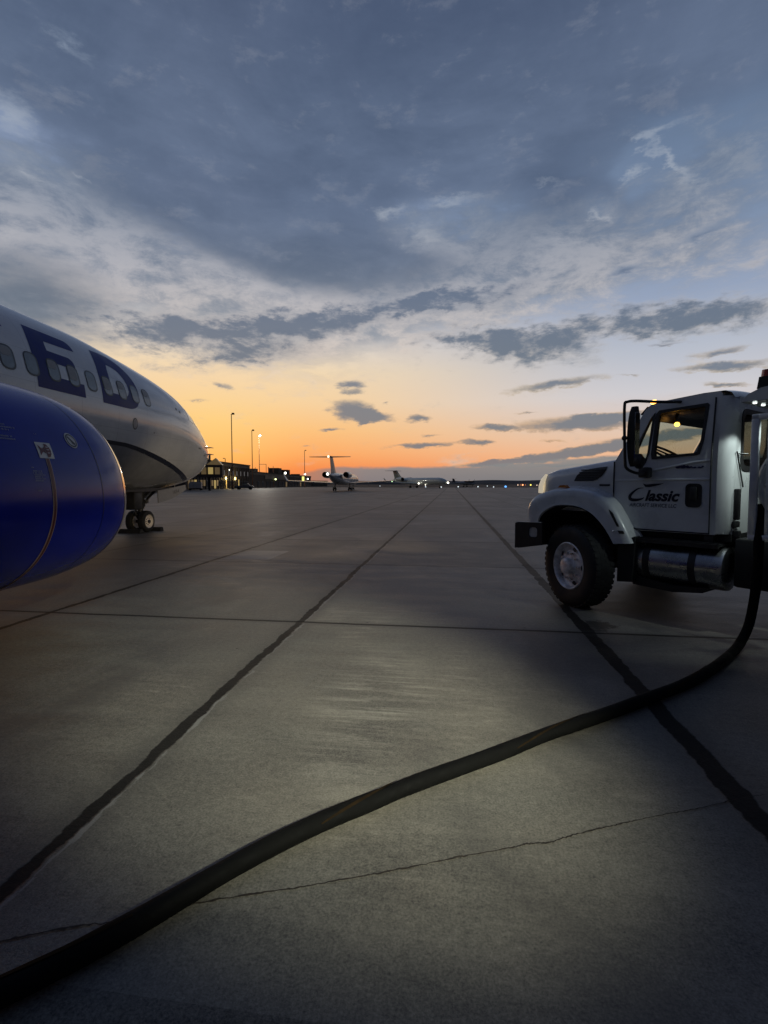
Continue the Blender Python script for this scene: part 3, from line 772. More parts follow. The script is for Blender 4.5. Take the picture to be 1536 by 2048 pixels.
def stencil(y0, z0, lines, h, gap, width, name='stencil'):
    """small maintenance lettering, too small to read: rows of short strokes"""
    mbx = MB(); z = z0
    for L in range(lines):
        y = y0 + rnd.uniform(0, .02)
        end = y0 + width * rnd.uniform(.75, 1)
        while y < end:
            w = rnd.uniform(.006, .011)
            hh = h * rnd.uniform(.85, 1)
            mbx.add([(nac_x(a, b) + .004, a, b) for a, b in ((y, z), (y + w * .6, z), (y + w * .6, z + hh), (y, z + hh))], [(0, 1, 2, 3)])
            y += w + rnd.choice((.002, .002, .003, .012))
        z -= gap
    mbx.build(name, M_small, cowl, world=True, recalc=False)
stencil(3.40, 2.035, 3, .014, .022, .38); stencil(3.40, 1.935, 2, .014, .022, .38)
stencil(3.775, 1.655, 6, .011, .0165, .13)
stencil(3.95, 1.985, 1, .008, .02, .04); stencil(3.76, 1.685, 1, .008, .02, .04); stencil(3.79, 1.49, 1, .01, .02, .05)
# cowl seams and latches
for yq in (4.62, 3.2):
    sm = MB(); sm.loft([[nac_pt(yq + q, a, .0035) for a in [-1.5 + 3.1 * i / 60 for i in range(61)]] for q in (-.004, .004)], False)
    sm.build('cowl_seam', material('seam_blue', lin(8, 20, 70), .4), cowl, world=True, angle=80)
# ------------------------------------------------------------------ fuelling truck on the right
TR_LOC, TR_RZ = (1.60, 6.43, 0.0), math.radians(43.7)
truck = thing('fuel_truck', 'silver white fuelling truck with black lettering on its door and a polished fuel tank', 'truck', TR_LOC, TR_RZ)
def L(t, v, z): return (v, -t, z)                    # t rearward from the front axle, v inward from the near side, z up
M_cab = material('silver_white_paint', (.60, .615, .62), .3, coat=.5, var=.07, vscale=3, bump=.04, bscale=5)
M_trim = material('black_trim', (.014, .014, .015), .5, var=.3, vscale=12)
M_chassis = material('chassis_black', (.010, .010, .010), .7, var=.5, vscale=5)
M_alu = material('brushed_aluminium', (.42, .43, .44), .28, metal=1.0, var=.12, vscale=9, bump=.12, bscale=25)
M_chrome = material('chrome', (.7, .7, .7), .12, metal=1.0, var=.05)
M_int = material('cab_trim', (.018, .018, .02), .8, var=.2)
M_glass = glass('cab_glass', (.90, .96, .93), .86)
M_lens = emissive('headlamp_lens', (1.0, .86, .62), .4)
M_amber = emissive('amber_lamp', (1.0, .42, .06), 9.0)
M_amberoff = material('amber_lens', (.5, .16, .03), .2, coat=.6)
M_redlens = material('red_lens', (.45, .05, .03), .25, coat=.5)

# --- cab shell: two sides with window openings, roof, back, floor, front pillars
def tumble(z): return .075 * max(0.0, (z - 1.75) / .75) ** 1.4
side = [(.27, 1.40), (.27, 1.80), (.45, 2.13), (.60, 2.40), (.66, 2.455), (.80, 2.48), (1.2, 2.51), (1.36, 2.51), (1.38, 2.48), (1.382, 2.36), (1.382, 1.06), (1.38, 1.02), (.56, 1.01), (.46, 1.05), (.36, 1.15), (.29, 1.28)]
win_main = [(.735, 1.845), (.725, 1.90), (.745, 2.33), (.775, 2.365), (1.235, 2.385), (1.252, 2.365), (1.228, 2.02), (1.198, 1.88), (1.17, 1.868)]
win_vent = [(.50, 1.795), (.49, 1.86), (.665, 2.285), (.70, 2.34), (.703, 2.28), (.672, 1.90), (.645, 1.80), (.61, 1.785)]
cabo = MB()
for s in (0, 1):
    def f(a, b, c, s=s):
        v = .22 + tumble(b) + c
        return L(a, v if s == 0 else 2.4 - v, b)
    cabo.prism(side, [win_main, win_vent], f, 0, .05)
W0_, W1_ = .24, 2.16
def bar(path_tz, v0, v1, th=.05, n=10, crown=.0):
    """sheet following a side outline, spanning the cab's width with a little crown"""
    rows = []
    for i, (t, z) in enumerate(path_tz):
        row = []
        for j in range(n + 1):
            q = j / n; vv = v0 + tumble(z) + (v1 - v0 - 2 * tumble(z)) * q; row.append(L(t, vv, z + crown * (1 - (2 * q - 1) ** 2)))
        rows.append(row)
    cabo.loft(rows, False)
bar([(.585, 2.38), (.60, 2.41), (.66, 2.458), (.80, 2.483), (1.2, 2.513), (1.40, 2.513), (1.46, 2.487), (1.495, 2.43)], W0_ - .02, W1_ + .02, crown=.05)
bar([(.60, 2.36), (.70, 2.41), (1.40, 2.42)], W0_ + .03, W1_ - .03)
bar([(1.455, 1.04), (.56, 1.03), (.40, 1.12), (.30, 1.25), (.27, 1.40), (.27, 1.79)], W0_, W1_)
# back wall with rounded corner and rear window opening
bw = [(.33, 1.03), (2.07, 1.03), (2.07, 1.7), (2.0, 2.45), (.40, 2.45), (.33, 1.7)]
rwin = rrect(.50, 1.90, 1.72, 2.30, .09)
cabo.prism(bw, [rwin], lambda a, b, c: L(1.50 + c, a, b), -.03, .0)
for s in (0, 1):
    rows = []
    for z in (1.03, 1.08, 1.4, 1.75, 2.0, 2.25, 2.40, 2.46):
        row = []
        for j in range(7):
            q = math.pi / 2 * j / 6
            v = .22 + tumble(z) + .12 * (1 - math.cos(q)); row.append(L(1.38 + .12 * math.sin(q) - (.02 if z > 2.42 or z < 1.05 else 0), v if s == 0 else 2.4 - v, z))
        rows.append(row)
    cabo.loft(rows, False)
cab = cabo.build('cab', M_cab, truck, angle=40)
mb = MB()   # dark interior lining, dashboard, seats
mb.box(.30, 2.10, -.56, -.30, 1.5, 1.80, .04); mb.box(.30, 2.1, -1.43, -.36, 1.06, 1.12)
mb.prism([(.28, 2.38), (1.42, 2.38), (1.42, 2.40), (.30, 2.40)], [], lambda a, b, c: L(a + .32 if a < 1 else a, c, b), .32, 2.08)
inter = mb.build('cab_interior', M_int, cab)
for v0 in (.42, 1.42):
    st = MB(); st.box(v0, v0 + .52, -1.36, -.86, 1.2, 1.36, .05); st.box(v0, v0 + .52, -1.40, -1.27, 1.32, 1.72, .05)
    st.build('seat', M_int, cab)
sw = MB(); c0 = Vector(L(.67, .70, 1.905)); ax = Vector(L(.45, 0, .75)).normalized(); e1 = Vector(L(0, 1, 0)); e2 = ax.cross(e1).normalized()
ring = [c0 + (e1 * math.cos(q) + e2 * math.sin(q)) * .225 for q in [2 * math.pi * j / 32 for j in range(33)]]
sw.tube(ring, .014, 8, False); sw.cyl(c0, c0 - ax * .3, .025, 10)
for q in (0, 2.1, 4.2): sw.cyl(c0, c0 + (e1 * math.cos(q) + e2 * math.sin(q)) * .22, .011, 6)
sw.build('steering_wheel', M_trim, cab)
# glazing
def pane_side(poly, s):
    def f(a, b, c):
        v = .245 + tumble(b) + c; return L(a, v if s == 0 else 2.4 - v, b)
    return MB().prism(poly, [], f, 0, .005)
for s in (0, 1):
    pane_side(win_main, s).build('side_window', M_glass, cab); pane_side(win_vent, s).build('quarter_window', M_glass, cab)
def grow(poly, k):
    cx = sum(p[0] for p in poly) / len(poly); cy = sum(p[1] for p in poly) / len(poly)
    return [(cx + (p[0] - cx) * k[0], cy + (p[1] - cy) * k[1]) for p in poly]
for s in (0, 1):
    sl = MB()
    for w in (win_main, win_vent):
        big_ = grow(w, (1.07, 1.06) if w is win_main else (1.2, 1.06)); small_ = grow(w, (.93, .94) if w is win_main else (.82, .92))
        def f(a, b, c, s=s):
            v = .212 + tumble(b) + c; return L(a, v if s == 0 else 2.4 - v, b)
        sl.prism(big_, [small_], f, 0, .045)
    sl.build('window_seal', M_trim, cab)
ws = MB(); ws.add([L(.275, .30, 1.81), L(.275, 2.10, 1.81), L(.585, 2.02, 2.375), L(.585, .38, 2.375)], [(0, 1, 2, 3)]); ws.build('windshield', M_glass, cab)
MB().prism(rwin, [], lambda a, b, c: L(1.475 + c, a, b), 0, .005).build('rear_window', M_glass, cab)
rs = MB().prism(rrect(.465, 1.935, 1.685, 2.335, .1), [rrect(.52, 1.88, 1.74, 2.28, .08)], lambda a, b, c: L(1.495 + c, a, b), 0, .014); rs.build('window_seal', M_trim, cab)
sv = MB(); sv.box(.36, 2.04, -.645, -.615, 2.285, 2.405, .01); sv.prism([(.585, 2.405), (.52, 2.36), (.515, 2.37), (.59, 2.45)], [], lambda a, b, c: L(a, c, b), .34, 2.06); sv.build('sun_visor', M_trim, cab)
# door: shut line, handle, hinge-side crease, lettering
door = MB(); dl = [(.275, 1.82), (.275, 1.36), (.30, 1.27), (.37, 1.15), (.46, 1.055), (.56, 1.025), (1.325, 1.03)] + [(1.325, 1.7 + .1 * i) for i in range(8)] + [(1.322, 2.45)]
pth = [L(t, .217 + tumble(z), z) for t, z in dl]
door.tube(pth, .0085, 6)
dobj = door.build('door', M_trim, truck)
hd = MB().prism(rrect(1.085, 1.245, 1.30, 1.555, .045), [rrect(1.1, 1.23, 1.315, 1.54, .035)], lambda a, b, c: L(a, .212 + c, b), 0, .02)
hd.prism(rrect(1.1, 1.23, 1.315, 1.54, .035), [], lambda a, b, c: L(a, .2175 + c, b), 0, .002)
hd.box(.196, .214, -1.20, -1.135, 1.38, 1.52, .006); hd.build('handle', M_trim, dobj)
cr_ = MB()
rows = [[L(t, .22 - d, z + dz) for d, dz in ((-.002, -.018), (.006, -.006), (.007, .0), (-.002, .014))] for t, z in ((.29, 1.592), (.6, 1.596), (.95, 1.60), (1.31, 1.602))]; cr_.loft(rows, False)
rows = [[L(t, .22 - d, z + dz) for d, dz in ((-.002, -.018), (.006, -.006), (.007, .0), (-.002, .014))] for t, z in ((.72, 1.70), (.95, 1.745), (1.17, 1.785), (1.31, 1.80))]; cr_.loft(rows, False)
cr_.build('door_crease', M_cab, dobj, angle=70)
def lettering(body, t0, z0, size, shear, sx, name, m, off=0.0, v=.2175):
    vv, ff = text_mesh(body, size, shear, offset=off)
    MB().add([L(t0 + q[0] * sx, v, z0 + q[1]) for q in vv], ff).build(name, m, dobj, smooth=False, recalc=False)
M_let = material('black_lettering', lin(18, 20, 34), .4)
M_let2 = material('grey_lettering', lin(74, 80, 92), .45)
lettering('lassic', .65, 1.362, .168, .30, 1.03, 'lettering', M_let, .006)
lettering('AIRCRAFT SERVICE LLC', .475, 1.288, .058, .12, .86, 'lettering', M_let2, .001)
# the swooping capital
def sweep(pts, w):
    P = spline([(a, b, 0) for a, b in pts], 8); n_ = len(P); Wd = []
    for i, p in enumerate(P):
        t = (P[min(i + 1, n_ - 1)] - P[max(i - 1, 0)]).normalized(); k = i / (n_ - 1) * (len(w) - 1); j = min(int(k), len(w) - 2)
        ww = w[j] + (w[j + 1] - w[j]) * (k - j); nn = Vector((-t.y, t.x, 0)); Wd.append((p + nn * ww, p - nn * ww))
    return [(a.x, a.y) for a, _ in Wd] + [(b.x, b.y) for _, b in reversed(Wd)]
cap_ = sweep([(.635, 1.505), (.575, 1.497), (.515, 1.455), (.478, 1.408), (.487, 1.372), (.545, 1.364), (.61, 1.376), (.645, 1.395)], [.002, .007, .012, .018, .019, .017, .010, .002])
MB().prism(cap_, [], lambda a, b, c: L(a, .2165 + c, b), 0, .001).build('lettering', M_let, dobj, smooth=False)
bird = [(.625, 1.557), (.66, 1.545), (.70, 1.548), (.75, 1.552), (.83, 1.556), (.865, 1.562), (.82, 1.542), (.76, 1.526), (.70, 1.515), (.655, 1.515), (.64, 1.535)]
MB().prism(bird, [], lambda a, b, c: L(a, .2165 + c, b), 0, .001).build('lettering', M_let, dobj, smooth=False)
jag = [(.97, 1.735)] + [(.97 + .295 * i / 16, 1.735 + (.012 if i % 2 else .002) + (.012 * math.sin(i * .4))) for i in range(1, 16)] + [(1.262, 1.735)] + [(.97 + .295 * i / 16, 1.724 - (.006 if i % 3 else 0)) for i in range(15, 0, -1)]
MB().prism(jag, [], lambda a, b, c: L(a, .2165 + c, b), 0, .001).build('lettering', material('violet_script', lin(38, 34, 70), .4), dobj, smooth=False)

# --- hood with side vent
hs = []
HT = [(-.90, 1.18, 1.55, .50), (-.88, 1.18, 1.64, .42), (-.80, 1.18, 1.715, .37), (-.62, 1.2, 1.75, .33), (-.30, 1.2, 1.785, .29), (0, 1.2, 1.82, .255), (.255, 1.2, 1.85, .235)]
for t, zb, zt, v0 in HT:
    r = [(v0, zb), (v0 - .0, zt - .22), (v0 + .005, zt - .10), (v0 + .035, zt - .03), (v0 + .10, zt), (.65, zt + .022), (1.2, zt + .045)]
    r = r + [(2.4 - a, b) for a, b in reversed(r[:-1])]
    hs.append([L(t, a, b) for a, b in r])
hood = MB().loft(hs, False, False, False); hood.add(hs[0], [tuple(range(len(hs[0])))]); 
hoodo = hood.build('hood', M_cab, truck, angle=55)
def hood_v(t, off=0.0):
    return cr([h[0] for h in HT], [h[3] for h in HT], t) - off
vent = [(-.31, 1.588), (-.27, 1.66), (-.20, 1.71), (-.08, 1.742), (.06, 1.758), (.175, 1.765), (.155, 1.715), (.11, 1.655), (.04, 1.605), (-.02, 1.588)]
def hsurf(a, b, off):
    zt = cr([h[0] for h in HT], [h[2] for h in HT], a); v = hood_v(a)
    d = zt - b; v += 0 if d > .22 else (.005 * (.22 - d) / .12 if d > .10 else .005 + .03 * max(0, (.10 - d) / .07))
    return L(a, v - off, b)
surface_decal(vent, [], lambda a, b: hsurf(a, b, .006), .05).build('hood_vent', M_trim, hoodo, angle=80)
vs_ = MB()
for i in range(5):
    z = 1.61 + .03 * i; t0 = -.29 + .02 * i; t1 = .05 + .025 * i
    vs_.tube([hsurf(t0 + (t1 - t0) * k / 4, z, .01) for k in range(5)], .006, 6)
vs_.build('louvre', M_dark, hoodo)
MB().prism([(.075, 1.525), (.215, 1.525), (.215, 1.548), (.075, 1.548)], [], lambda a, b, c: L(a, hood_v(a) - .004 + c * 1, b), -.003, .01).build('badge', M_trim, hoodo)
# grille, headlamps
gr = MB(); gr.prism(rrect(.62, 1.78, 1.0, 1.56, .08), [], lambda a, b, c: L(-.905 + c, a, b), -.01, .01)
gro = gr.build('grille', M_trim, truck)
gl_ = MB()
for i in range(6): gl_.box(.66, 1.74, .912, .925, 1.05 + .08 * i, 1.08 + .08 * i)
gl_.build('grille_bar', M_chrome, gro)
for s in (0, 1):
    hl = MB(); q = lambda v: v if s == 0 else 2.4 - v
    prof = [(-.862, 1.685, .43), (-.905, 1.62, .40), (-.928, 1.53, .38), (-.932, 1.43, .38)]
    hl.loft([[L(t, q(v), z), L(t + .012, q(v - .02), z - .003), L(t + .03, q(v - .03), z - .006), L(t + .06, q(v - .035), z - .01), L(t + .075, q(v - .0), z - .01)] for t, z, v in prof], False)
    hl.loft([[L(t, q(v), z), L(t + .0, q(v + .15), z), L(t + .02, q(v + .25), z)] for t, z, v in prof], False)
    hl.build('headlamp', M_lens, truck, angle=60)
# --- fenders: outer skin swept along the wheel arch
OUT = [(-.84, 1.04), (-.855, 1.20), (-.81, 1.325), (-.67, 1.42), (-.43, 1.482), (-.14, 1.497), (.12, 1.455), (.34, 1.325), (.50, 1.09), (.615, .87)]
ARC = [(-.66, 1.00), (-.645, 1.09), (-.59, 1.17), (-.48, 1.24), (-.34, 1.282), (-.10, 1.277), (.10, 1.205), (.255, 1.07), (.345, .95), (.405, .85)]
O_ = spline([(a, b, 0) for a, b in OUT], 5); A_ = spline([(a, b, 0) for a, b in ARC], 5)
for s in (0, 1):
    rows = []; q = (lambda v: v) if s == 0 else (lambda v: 2.4 - v)
    for i, (o, a) in enumerate(zip(O_, A_)):
        k = i / (len(O_) - 1); mid = a * .5 + o * .5; inn = .46 - .18 * k; rise = .035 * math.sin(math.pi * k)
        rows.append([L(a.x, q(.30), a.y - .01), L(a.x, q(.035), a.y - .012), L(a.x, q(.005), a.y), L(a.x * .85 + o.x * .15, q(.012), a.y * .85 + o.y * .15), L(mid.x, q(.012), mid.y), L(o.x * .82 + a.x * .18, q(.02), o.y * .82 + a.y * .18),
                     L(o.x * .95 + a.x * .05, q(.045), o.y * .95 + a.y * .05), L(o.x, q(.10), o.y), L(o.x, q(.2), o.y + rise * .6), L(o.x, q(inn), o.y + rise)])
    fe = MB().loft(rows, False)
    fo = fe.build('fender', M_cab, truck, angle=60)
    mk = MB(); mk.prism([(-.40, 1.515), (-.375, 1.545), (-.30, 1.55), (-.262, 1.513)], [], lambda a, b, c: L(a, q(.10 + c), b - .012), -.03, .03); mk.build('marker_lamp', M_amberoff, fo)
    sl = MB(); sl.prism([(.34, 1.25), (.385, 1.215), (.47, 1.055), (.445, 1.055), (.36, 1.20)], [], lambda a, b, c: L(a, q(.002 + c), b), 0, .012)
    sl.prism([(.455, 1.01), (.52, 1.01), (.535, .975), (.475, .975)], [], lambda a, b, c: L(a, q(.002 + c), b), 0, .012); sl.build('fender_slot', M_trim, fo)
    bo = MB(); bo.sphere(L(.41, q(.0), 1.0), .012, 8); bo.build('bolt', M_chrome, fo)
    li = MB(); li.loft([[L(a.x, q(.03), a.y - .02), L(a.x, q(.75), a.y - .02)] for a in A_], False); li.build('fender_liner', M_chassis, fo, angle=80)
    # cowl behind the fender, under the door's leading edge
    cw = MB(); cw.prism([(.27, 1.46), (.30, 1.29), (.38, 1.155), (.47, 1.06), (.60, .99), (.66, .88), (.56, .90), (.40, 1.20), (.24, 1.38)], [], lambda a, b, c: L(a, q(.20 + c), b), 0, .05); cw.build('cowl_panel', M_cab, fo)
# --- bumper, tow eyes
bp = MB(); bout = [(.02, .985), (.04, 1.02), (2.36, 1.02), (2.38, .985), (2.38, .655), (.02, .655)]
bp.prism([(-1.03, .655), (-1.03, 1.005), (-.98, 1.02), (-.60, 1.035), (-.58, 1.02), (-.58, .74)], [rrect(-.80, -.66, .83, .965, .04)], lambda a, b, c: L(a, c, b), .0, .035)
bp.prism([(-1.03, .655), (-1.03, 1.005), (-.98, 1.02), (-.60, 1.035), (-.58, 1.02), (-.58, .74)], [], lambda a, b, c: L(a, 2.4 - c, b), .0, .035)
bp.box(.03, 2.37, .98, 1.03, .655, 1.005, .012)
bpo = bp.build('bumper', M_trim, truck)
MB().prism([(-1.03, 1.008), (-.98, 1.021), (-.60, 1.036), (-.60, 1.044), (-.98, 1.03), (-1.03, 1.018)], [], lambda a, b, c: L(a, c, b), .002, .03).build('bumper_edge', M_dwhite, bpo)
MB().prism(rrect(-.795, -.665, .835, .96, .035), [], lambda a, b, c: L(a, c, b), .012, .03).build('bumper_lamp', M_grey, bpo)
MB().prism([(.70, 2.44), (.98, 2.47), (1.06, 2.49), (1.02, 2.44), (.80, 2.40), (.68, 2.39)], [], lambda a, b, c: L(a, .245 + tumble(b) + c, b), -.02, .0).build('mirror_bracket', M_trim, cab)
# --- chassis, axle, engine, rear wheels
ch = MB()
ch.box(.78, .9, -7.2, .75, .62, .88); ch.box(1.5, 1.62, -7.2, .75, .62, .88); ch.box(.7, 1.7, -1.3, .75, .55, 1.25, .05)
ch.box(.3, 2.1, -1.5, -.5, .95, 1.03); ch.cyl(L(0, .25, .5), L(0, 2.15, .5), .07, 12); ch.box(.95, 1.45, -3.4, -1.0, .5, .75, .04)
for t in (4.3, 5.6): ch.cyl(L(t, .3, .52), L(t, 2.1, .52), .1, 12)
for t in (1.6, 3, 4.6, 6.8): ch.box(.8, 1.6, -t - .05, -t + .05, .64, .86)
ch.box(.62, 1.75, -1.6, -.52, .62, .97)
ch.build('chassis', M_chassis, truck)
def wheel(t, v, steer=0.0, side=0, dual=False):
    w = bpy.data.objects.new('wheel', None); COL.objects.link(w); w.parent = truck
    w.location = L(t, v, .515); w.rotation_euler = (0, 0, steer + (math.pi if side else 0))
    ty = MB(); prof = [(.30, .0), (.335, -.012), (.40, -.02), (.46, -.012), (.495, .006), (.513, .03), (.518, .06)]
    prof = prof + [(.518, .22), (.513, .25), (.495, .274), (.46, .29), (.40, .295), (.30, .28)]
    ty.lathe(prof, (0, 0, 0), 'X', 64)
    td = ty
    for j in range(44):
        a0 = 2 * math.pi * j / 44; a1 = a0 + 2 * math.pi / 44 * .62
        for (x0, x1, sh) in ((.012, .075, 0), (.085, .135, .5), (.145, .195, 0), (.205, .268, .5)):
            b0 = a0 + sh * .14; b1 = a1 + sh * .14
            td.add([(x, r * math.cos(b), r * math.sin(b)) for r in (.505, .521) for b in (b0, b1) for x in (x0, x1)], [(0, 2, 3, 1), (4, 5, 7, 6), (0, 1, 5, 4), (2, 6, 7, 3), (0, 4, 6, 2), (1, 3, 7, 5)])
    ty.build('tyre', M_black, w, angle=30)
    rm = MB(); rm.lathe([(.305, .012), (.300, -.004), (.288, -.01), (.278, .0), (.268, .02), (.262, .06), (.225, .075), (.20, .045), (.13, .028), (.10, .02), (.095, -.045), (.075, -.06), (.0, -.065)], (0, 0, 0), 'X', 48)
    nt = rm; rm.cur = 1
    for j in range(10):
        a = 2 * math.pi * j / 10; p = (0.03, .165 * math.cos(a), .165 * math.sin(a)); nt.cyl((.045, p[1], p[2]), (.0, p[1], p[2]), .016, 6)
    ho = rm; rm.cur = 2
    for j in range(5):
        a = 2 * math.pi * (j + .5) / 5; pts = []
        for q in range(12):
            b = 2 * math.pi * q / 12; r_ = .222 + .028 * math.cos(b); aa = a + .17 * math.sin(b); pts.append((.054 if r_ < .225 else .066, r_ * math.cos(aa), r_ * math.sin(aa)))
        ho.add([(x - .012, y, z) for x, y, z in pts], [tuple(range(12))])
    rm.build('rim', [M_alu_w, M_chrome, M_dblack], w, angle=35)
    return w
M_alu_w = material('wheel_alloy', (.72, .72, .73), .5, metal=.35, var=.35, vscale=9)
wheel(-.175, -.01, math.radians(-20)); wheel(-.17, 2.41, math.radians(-20), 1)
for t in (4.3, 5.6): wheel(t, .03); wheel(t, 2.37, 0, 1)
# mud flap / dark well behind the front wheel
MB().prism([(.42, .40), (.60, .42), (.62, .95), (.42, .86)], [], lambda a, b, c: L(a, c, b), .08, .7).build('splash_shield', M_chassis, truck)
# --- fuel tank with straps and step
tk = MB(); TZ, TV, TRr = .665, .36, .235
tk.lathe([(.0, -.015), (.16, -.012), (.205, .0), (.228, .012), (.235, .04), (.235, .96), (.228, .99), (.205, 1.0), (.16, 1.008), (.0, 1.012)], (0, 0, 0), 'Y', 56)
tk.v = [(TV + x, -1.495 + y, TZ + z) for x, y, z in tk.v]
tko = tk.build('fuel_tank', M_alu, truck, angle=40)
for t in (.72, 1.20):
    sp = MB(); sp.lathe([(.236, -.035), (.243, -.035), (.243, .035), (.236, .035)], (TV, -t, TZ), 'Y', 48); sp.box(TV, .8, -t - .035, -t + .035, TZ - .02, TZ + .2); sp.build('tank_strap', M_trim, tko)
stp = MB(); stp.box(.14, .62, -1.45, -.52, .905, .93); stp.box(.12, .16, -1.45, -.52, .885, .93)
for i in range(16): stp.box(.15 + .028 * i, .16 + .028 * i, -1.44, -.53, .93, .94)
stp.build('tank_step', M_trim, truck)
bk = MB(); bk.prism([(.52, .50), (.56, .38), (1.0, .36), (1.3, .40), (1.34, .46), (1.0, .43)], [], lambda a, b, c: L(a, c, b), .18, .62); bk.box(.24, .7, -1.95, -1.55, .5, 1.0, .03); bk.box(.22, .75, -.62, -.45, .42, .88, .02)
bk.build('battery_box', M_chassis, truck)
br = MB(); br.box(.24, .30, -1.36, -1.27, .92, 1.02, .01); br.build('step_bracket', M_dark, truck)
# --- mirror on its tubular loop
for s in (0, 1):
    q = (lambda v: v) if s == 0 else (lambda v: 2.4 - v)
    lp = spline([L(.98, q(.30), 2.45), L(.84, q(.06), 2.445), L(.72, q(-.15), 2.45), L(.66, q(-.235), 2.44), L(.638, q(-.25), 2.40), L(.645, q(-.25), 2.1), L(.66, q(-.25), 1.80), L(.675, q(-.24), 1.72), L(.72, q(-.16), 1.675), L(.70, q(.04), 1.665), L(.66, q(.22), 1.67)], 5)
    mo = MB().tube(lp, .016, 10).build('mirror_arm', M_trim, truck)
    hs_ = MB()
    for dv, zz in ((.0, 2.05), ):
        hs_.sphere(L(.645, q(-.25), zz), .03, 10)
    pr = []
    for i in range(13):
        u = i / 12; z = 1.74 + .65 * u; k = max(.0, math.sin(math.pi * min(1, max(0, u * .96 + .02)))) ** .35
        pr.append([L(.715 + a * .9, q(-.165 + b * .55), z) for a, b in ((-.045 * k - .02, -.10 * k), (-.06 * k - .02, 0), (-.045 * k - .02, .10 * k), (.0, .115 * k), (.025, .105 * k), (.025, -.105 * k), (.0, -.115 * k))])
    hs_.loft(pr, True, True, True)
    hs_.build('mirror_housing', M_trim, mo, angle=50)
    gl2 = MB().prism(rrect(-.215, -.115, 1.80, 2.33, .03), [], lambda a, b, c: L(.7385 + c, q(a), b), 0, .003); gl2.build('mirror_glass', M_chrome, mo)
    MB().box(min(q(.12), q(.225)), max(q(.12), q(.225)), -.73, -.61, 1.62, 1.74, .02).build('arm_bracket', M_trim, mo)
cvx = MB(); cvx.lathe([(.0, .02), (.05, .018), (.08, .0), (.085, -.03), (.05, -.06), (0, -.065)], L(.74, -.14, 1.795), 'Y', 24); cvx.build('convex_mirror', M_dark, truck)
MB().sphere(L(.60, 2.5, 1.92), .035, 10).build('mirror_knob', M_trim, truck)
# --- roof lamps, interior lamp
for j, v in enumerate((.36, .78, 1.2, 1.62, 2.04)):
    lm = MB(); lm.sphere(L(.655, v, 2.49 + .03 * (1 - abs(v - 1.2))), .042, 12, (1.2, 1, .6)); lm.build('clearance_lamp', M_amber if j == 0 else M_amberoff, cab)
dm = MB(); dm.sphere(L(.755, .72, 2.255), .03, 12, (1, 1, .9)); dm.build('dome_lamp', M_amber, cab)
MB().cyl(L(.755, .72, 2.28), L(.755, .72, 2.40), .022, 12).build('lamp_base', M_trim, cab)
pl_ = bpy.data.lights.new('dome_light', 'POINT'); pl_.energy = .45; pl_.color = (1, .4, .08); pl_.shadow_soft_size = .05
po = bpy.data.objects.new('dome_light', pl_); COL.objects.link(po); po.parent = truck; po.location = L(.73, .76, 2.33)
# exhaust grab rail, rear of cab fittings
rf = MB()
rf.box(.33, .40, -1.545, -1.50, 1.18, 1.50, .01); rf.box(.30, .44, -1.53, -1.50, 1.10, 1.165, .008); rf.box(.33, .39, -1.56, -1.50, .96, 1.07, .008)
rf.tube([L(1.515, .33, 1.88), L(1.515, .52, 1.52)], .008, 6); rf.tube([L(1.51, .40, 1.86), L(1.56, .48, 1.86)], .01, 6)
rf.build('cab_back_fittings', M_trim, truck)
MB().box(.31, .43, -1.512, -1.50, 1.068, 1.085).build('fitting_plate', M_dwhite, truck)

# --- body behind the cab: platform canopy, post frame, hose cabinet
cp_ = MB()
prof = [(1.64, 2.33), (1.645, 2.345), (1.70, 2.40), (1.80, 2.445), (2.0, 2.475), (3.6, 2.475), (3.6, 2.33)]
cp_.prism(prof, [], lambda a, b, c: L(a, c, b), .0, 2.4)
cano = cp_.build('canopy', M_cab, truck, angle=25)
M_lampw = emissive('white_lamp', (.9, 1.0, .95), 1.6)
for v in (.10, .32, .60):
    MB().box(v, v + .03, -1.735, -1.705, 2.316, 2.33, .004).build('canopy_lamp', M_lampw, cano)
fr = MB()
for t0, t1, v0, v1 in ((1.735, 1.80, .0, .05), (1.86, 1.90, .02, .06)):
    fr.box(v0, v1, -t1, -t0, 1.06, 2.20, .008)
fr.box(.0, .05, -3.4, -1.735, 2.15, 2.205, .008); fr.box(.0, .05, -3.4, -1.735, 1.02, 1.07, .008); fr.box(.0, .05, -3.4, -3.34, 1.06, 2.2, .008)
fr.build('door_frame', material('frame_aluminium', (.66, .68, .69), .35, metal=.35, var=.1), truck)
cb = MB(); cb.box(.12, 2.28, -3.6, -2.05, .95, 2.30); cb.box(.9, 2.28, -2.05, -1.72, .95, 2.25)
cb.build('hose_cabinet', M_chassis, truck)
pp = MB(); pp.cyl(L(1.93, .14, 1.45), L(1.93, .14, 2.12), .022, 14); pp.sphere(L(1.93, .14, 1.44), .03, 10); pp.build('pump_pipe', M_chrome, truck)
rl = MB(); ring = [L(2.22 + .42 * math.cos(q), .10, 1.55 + .42 * math.sin(q)) for q in [2 * math.pi * j / 48 for j in range(49)]]
rl.tube(ring, .035, 10, False)
for j in range(6):
    q = 2 * math.pi * j / 6; rl.cyl(L(2.22, .10, 1.55), L(2.22 + .41 * math.cos(q), .10, 1.55 + .41 * math.sin(q)), .016, 8)
rl.build('hose_reel', M_cab, truck)
lt_ = MB(); lt_.box(.2, 2.2, -6.9, -3.7, .95, 1.9, .03); lt_.build('equipment_box', M_cab, truck)
bc = MB(); bc.prism([(-.06, 0), (.06, 0), (.045, .11), (-.045, .11)], [], lambda a, b, c: L(1.81 + a, .10 + c, 2.445 + b), -.05, .05)
bco = bc.build('beacon', M_trim, truck)
